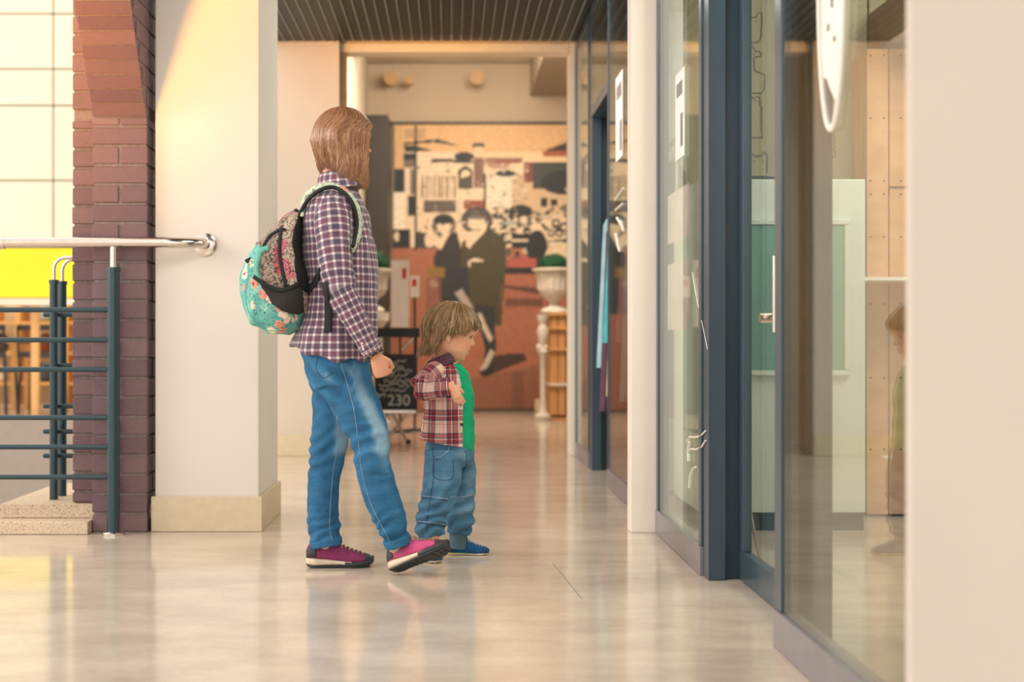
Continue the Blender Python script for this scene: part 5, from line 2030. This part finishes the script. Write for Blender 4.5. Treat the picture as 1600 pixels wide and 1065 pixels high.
# straps lie on the shirt
allb = bvh_of(sm, slm)
ST1 = [(466, 338), (470, 325), (478, 311), (492, 299), (512, 292), (530, 296), (545, 309), (554, 327), (558, 350), (554, 372), (547, 388)]
M_STRAP = doodle('patterned_strap_cloth', 'c9d4bd', '4c6a62', 'd9a48f', .02)
s1 = ribbon('shoulder_strap', allb, ST1, .016, M_STRAP, pack, 4.80, .005, lift=.009)
off = [(x + (3.2 if i < 4 else -1.0 if i > 6 else 1.0), y + (4 if i < 7 else 2)) for i, (x, y) in enumerate(ST1)]
ribbon('strap_edge', allb, [(472, 343), (478, 328), (487, 314), (499, 304), (514, 298), (528, 301), (542, 313), (550, 330), (553, 352), (550, 372), (545, 386)], .006, M_WEB, pack, 4.80, .005, lift=.014)
ribbon('lower_strap', allb, [(479, 462), (487, 450), (495, 438), (501, 424)], .012, M_WEB, pack, 4.75, .003, lift=.006)
ribbon('lower_strap', allb, [(509, 440), (512, 460), (514, 480), (514, 500), (513, 519)], .013, M_WEB, pack, 4.75, .003, lift=.008)
ribbon('strap_web', pb, C1((405, 215), (400, 170), (415, 140)), .006, M_WEB, pack, 4.8, .003)

# ================================================================ the child
YC = 5.15
child = tag(empty('person', (-0.01, YC, 0)), 'small child with fair hair in an open red tartan shirt, green top and loose jeans', 'person')
HC = .199
MC = head_frame(P(703.5, 520, YC), HC, math.radians(4), math.radians(12))
b = MB()
head_shape(b, MC, 'child')
limb(b, [(698, 535, YC, 20, .045), (698, 555, YC, 19, .042), (697, 572, YC, 22, .055), (697, 582, YC, 26, .08)])
limb(b, [(698, 572, YC, 20, .06), (700, 590, YC, 29, .085), (702, 630, YC, 31, .085), (703, 670, YC, 29, .08), (703, 705, YC, 27, .08)])
CA = [(683, 582, 5.06, 12, .03), (668, 595, 5.035, 12, .03), (655, 608, 5.015, 11.5, .028)]
CB = [(655, 608, 5.015, 11, .028), (672, 610, 5.0, 10.5, .026), (690, 606, 4.985, 9, .022), (706, 604, 4.975, 8, .019)]
limb(b, CA)
limb(b, CB)
CAL = [(700, 584, 5.24, 12, .03), (700, 605, 5.27, 12, .03), (702, 630, 5.285, 11, .028)]
CBL = [(702, 630, 5.285, 11, .028), (708, 648, 5.285, 10, .025), (715, 668, 5.28, 8, .019), (717, 674, 5.28, 8, .019)]
limb(b, CAL)
limb(b, CBL)
CR = [(697, 700, 5.125, 21, .045), (690, 740, 5.085, 22, .05), (684, 770, 5.075, 18, .043), (678, 805, 5.06, 16, .038), (674, 838, 5.05, 12, .029), (673, 858, 5.045, 12, .029)]
CL = [(710, 700, 5.185, 21, .045), (718, 740, 5.22, 20, .05), (722, 770, 5.225, 17, .043), (720, 805, 5.225, 15, .038), (716, 832, 5.225, 10, .024), (714, 850, 5.225, 10, .024)]
limb(b, CR)
limb(b, CL)
hand(b, P(706, 602, 4.972), (.42, .05, -.90), (-.1, -1, .12), .080, (.22, .42, .40), thumb=-1, tcurl=.3, rr=1.1, fl=1.15)
hand(b, P(717, 675, 5.28), (.15, 0, -1), (0, 1, 0), .083, (.3, .4, .4), thumb=1, tcurl=.4, rr=1.12)
cb_ = solid(b, .0027, 2)
tint(cb_, face_tint(MC, 'f0b795', 'd0746a', 'e8957c', True))
link_mesh('body', cb_, M_SKIN, child, 'all')
eyes(MC, HC, child)

M_HAIRC = hair_mat('dark_blond_hair', [(.05, srgb('41351f')), (.38, srgb('705838')), (.66, srgb('a37f54')), (.97, srgb('e6caa0'))])


def endc(phi):
    a = abs(math.degrees(phi))
    return float(np.interp(a, [0, 28, 48, 62, 76, 88, 100, 112, 125, 180], [.25, .21, .13, .06, .0, -.03, -.06, -.34, -.44, -.49])) + .02 * math.sin(phi * 13)


def phic(phi, th):
    return phi


def flowc(ph, d):
    back = max(0, -math.cos(ph))
    k = 1 - back * .26 * math.sin(min(1, d / .45) * math.pi / 2) + .10 * back * max(0, d - .3) / .2
    return k, 1.0 - .10 * min(1, d / .45)


hair('hair', MC, HC, (.535, .425, .535), .03, 5200, endc, phic, flowc, M_HAIRC, child, 9, .0007, wisp=.0022)

# green top
b = MB()
limb(b, [(697, 573, YC, 19, .06), (700, 580, YC, 25, .08), (703, 594, YC, 32.5, .10), (704, 620, YC, 36, .105), (704, 650, YC, 37.5, .103), (704, 680, YC, 38.5, .103), (703, 700, YC, 37.5, .105)], n=36)
tm = solid(b, .004, 3)
displace(tm, lambda c, n: noisy(c, 12, 12, 16) * .007 + .003 * noisy(c, 30, 30, 30, 3))
M_TEE = plain('emerald_cotton', '17a878', .8, spec=.2, var=.08, scale=30, bump=.2, bscale=500)
tee = link_mesh('green_top', tm, M_TEE, child, 'all')
tvb = bvh_of(tm)
ribbon('neckband', tvb, [(712, 573), (717, 576), (722, 580), (727, 584)], .004, M_TEE, tee, YC, .002, lift=.001)


# open tartan shirt: a shell that leaves the chest free
def open_shirt():
    b_ = MB()
    st = [(694, 558, YC, 17, .055), (694, 566, YC, 22, .078), (696, 576, YC, 29, .105), (699, 592, YC, 35, .118), (701, 615, YC, 38, .119), (701, 645, YC, 39.5, .118), (700, 670, YC, 40.5, .120), (699, 690, YC, 41, .124)]
    limb(b_, st, n=70, ang=(math.radians(-123), math.radians(123)), sub=7)
    me = to_mesh(b_, [('SUBSURF', dict(levels=1, render_levels=1)), ('SOLIDIFY', dict(thickness=.004, offset=0)), ('SUBSURF', dict(levels=1, render_levels=1))])

    def f(c, n):
        x, y = scr(c)
        return 0
    co_ = coords(me)
    for i, c in enumerate(co_):
        v = Vector(c)
        x, y = scr(v)
        k = min(1, max(0, (y - 575) / 60))
        d = Vector((v.x - P(700, 0, YC).x, v.y - YC, 0)).normalized()
        v += d * k * (.0065 * noisy(v, 16, 16, 5, 2) + .003 * noisy(v, 30, 30, 30, 6))
        if y > 665:
            a = math.atan2(v.y - YC, v.x)
            v += d * .005 * math.sin(a * 9) * (y - 665) / 25
            v.z += (.010 * -math.cos(a) - .004) * (y - 665) / 25
        co_[i] = v
    me.vertices.foreach_set('co', co_.ravel())
    me.update()
    axis_uv(me, [P(698, 556, YC), P(700, 700, YC)], .118)
    return me


om = open_shirt()
cs_ = link_mesh('tartan_shirt', om, M_PLAIDC, child, 'all')


def sleeve2(A1, A2, name, parent, grow, voxel):
    b_ = MB()
    limb(b_, pxl(A1, grow), n=26)
    limb(b_, pxl(A2, grow * .9), n=26)
    me = solid(b_, voxel, 4)
    js = [P(*A1[0][:3]), P(*A1[-1][:3]), P(*A2[-1][:3])]

    def f(c, n):
        k = .5 + math.exp(-((c - js[1]).length / .05) ** 2)
        return .004 * k * (math.sin(c.dot((js[2] - js[0]).normalized()) * 150 + 4 * noisy(c, 10, 10, 10, 2)) * .5 + noisy(c, 30, 30, 30, 7))
    displace(me, f)
    axis_uv(me, js, .045)
    return link_mesh(name, me, M_PLAIDC, parent, 'all')


S1 = [(684, 578, 5.075, 13, .034), (672, 586, 5.045, 14.5, .036), (661, 597, 5.025, 14.5, .036), (653, 607, 5.015, 13.5, .034)]
S2 = [(653, 607, 5.015, 13.5, .034), (668, 611, 5.0, 13.5, .034), (685, 606, 4.985, 12, .031), (700, 604, 4.975, 11, .028)]
sleeve2(S1, S2, 'sleeve', cs_, .005, .0038)
sleeve2([(700, 580, 5.22, 13, .034), (700, 605, 5.27, 14, .036), (702, 630, 5.285, 13, .034)], [(702, 630, 5.285, 13, .034), (708, 648, 5.285, 12, .031), (714, 666, 5.28, 11, .028)], 'sleeve', cs_, .005, .0045)
b = MB()
limb(b, [(688, 605.5, 4.985, 15, .036), (703, 603.5, 4.975, 14, .034)], n=30)
cu = solid(b, .0035, 1)
axis_uv(cu, [P(680, 606, 4.985), P(710, 603, 4.975)], .045)
link_mesh('cuff', cu, M_PLAIDC, cs_, 'all')
# collar
b = MB()
limb(b, [(690, 556, YC, 21, .058), (693, 563, YC, 26, .078), (696, 571, YC, 29, .095)], n=50, ang=(math.radians(-126), math.radians(126)), sub=5)
cl_ = to_mesh(b, [('SOLIDIFY', dict(thickness=.006, offset=1)), ('SUBSURF', dict(levels=1, render_levels=1))])
axis_uv(cl_, [P(693, 550, YC), P(698, 580, YC)], .08)
link_mesh('collar', cl_, doodle('dark_collar_tartan', '5a3a48', '2f2a3a', 'a04450', .02), cs_, 'all')
ob = bvh_of(om)
for q in ((719, 631), (721, 663), (699, 588)):
    p, n = drape(ob, [q], YC, .001)[0]
    MB().tube([p, p + n * .0025], .0058, 14).build('button', M_BUTTON, cs_, True)
seam('front_edge', ob, [(713, 590), (715, 630), (717, 660), (718, 688)], plain('pink_piping', 'dcb0b4', .8), cs_, .0012, YC)

# loose jeans
b = MB()
limb(b, [(702, 672, YC, 34, .096), (702, 690, YC, 36, .104), (703, 712, YC, 37, .108), (704, 728, YC, 34, .10)], n=36)
KR = [(693, 705, 5.095, 29, .068), (692, 735, 5.085, 29.5, .069), (688, 762, 5.075, 29, .068), (680, 785, 5.065, 25, .063), (675, 805, 5.06, 24.5, .062), (673, 822, 5.055, 24.5, .060), (676, 838, 5.05, 21, .052)]
KL = [(712, 705, 5.21, 28, .066), (718, 735, 5.22, 25, .064), (721, 760, 5.225, 22, .060), (721, 785, 5.225, 19, .056), (720, 804, 5.225, 20.5, .058), (718, 820, 5.225, 22, .058), (716, 833, 5.225, 18, .05)]
limb(b, KR, n=30)
limb(b, KL, n=30)
km = solid(b, .0042, 2)


def kid_fold(c, n):
    x, y = scr(c)
    v = noisy(c, 9, 9, 14) * .006 + .0045 * noisy(c, 22, 22, 28, 4)
    if y > 755:
        k = min(1, (y - 755) / 25)
        v += k * .0042 * math.sin((y + .45 * (x - 690)) / 3.3 + 6 * noisy(c, 9, 9, 9, 3))
    return v


displace(km, kid_fold)
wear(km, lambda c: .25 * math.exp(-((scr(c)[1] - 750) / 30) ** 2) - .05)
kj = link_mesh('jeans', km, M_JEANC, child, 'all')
kb = bvh_of(km)
seam('side_seam', kb, [(676, 700), (678, 740), (672, 780), (667, 815), (668, 833)], M_STITCHD, kj, .0012, YC)
seam('pocket_seam', kb, [(681, 715), (690, 712), (700, 704), (702, 697)], M_STITCH, kj, .0011, YC)
seam('pocket_seam', kb, [(678, 718), (678, 745), (706, 748), (708, 720)], M_STITCHD, kj, .0011, YC)
for yy in (776, 779, 816, 819):
    seam('knee_seam', kb, [(657 if yy < 800 else 653, yy - 2), (675, yy), (700 if yy < 800 else 696, yy + 3)], M_STITCH if yy in (776, 816) else M_STITCHD, kj, .0011, YC)
seam('knee_seam', kb, [(703, 776), (722, 776), (740, 772)], M_STITCH, kj, .0011, YC)
seam('fly_seam', kb, [(727, 703), (729, 720), (724, 738)], M_STITCHD, kj, .0012, YC)
p, n = drape(kb, [(683, 717)], YC, .001)[0]
MB().tube([p, p + n * .002], .004, 12).build('rivet', M_CHROME, kj, True)

M_BLUE = plain('blue_mesh_shoe', '1f5a8c', .8, spec=.3, var=.2, scale=60, bump=.3, bscale=500)
M_LIME = plain('lime_foam', 'c4cf4a', .6)
M_DBLUE = plain('dark_blue_overlay', '1b4468', .6)
kitc = (M_BLUE, M_LIME, M_SOLEC, M_DBLUE, plain('pale_blue_lace', '9fb6c6', .9), plain('grey_lining', 'b5bcbc', .9))
h1 = P(697, 864, 5.25)
h1.z = 0
s_far = shoe('shoe', shoe_frame(h1, math.radians(-2)), .160, kitc, child, .42)
h2 = P(661, 872, 5.10)
h2.z = 0
shoe('shoe', shoe_frame(h2 + Vector((-.030, .05, 0)), math.radians(-52)), .150, kitc, child, .6)
# sock and ribbed cuff
b = MB()
limb(b, [(716, 826, 5.225, 15, .038), (716, 836, 5.228, 14, .034), (714, 856, 5.23, 13.5, .032)], n=24)
displace(so := solid(b, .003, 1), lambda c, n: .0008 * math.sin(math.atan2(c.y - 5.225, c.x - P(716, 0, 5.225).x) * 26))
link_mesh('sock', so, plain('blue_grey_rib', '55707f', .9), child, 'all')
# ankle socks of the woman
for (a_, b_2, c_) in ((509, 858, 4.952), (620, 862, 4.803)):
    b = MB()
    limb(b, [(a_ - 2, b_2 - 16, c_, 12, .028), (a_, b_2, c_ + .008, 11, .020), (a_ + 1, b_2 + 4, c_ + .010, 10, .016)], n=24)
    link_mesh('sock', solid(b, .004, 1), plain('cream_sock', 'c9b0a4', .9), woman, 'all')
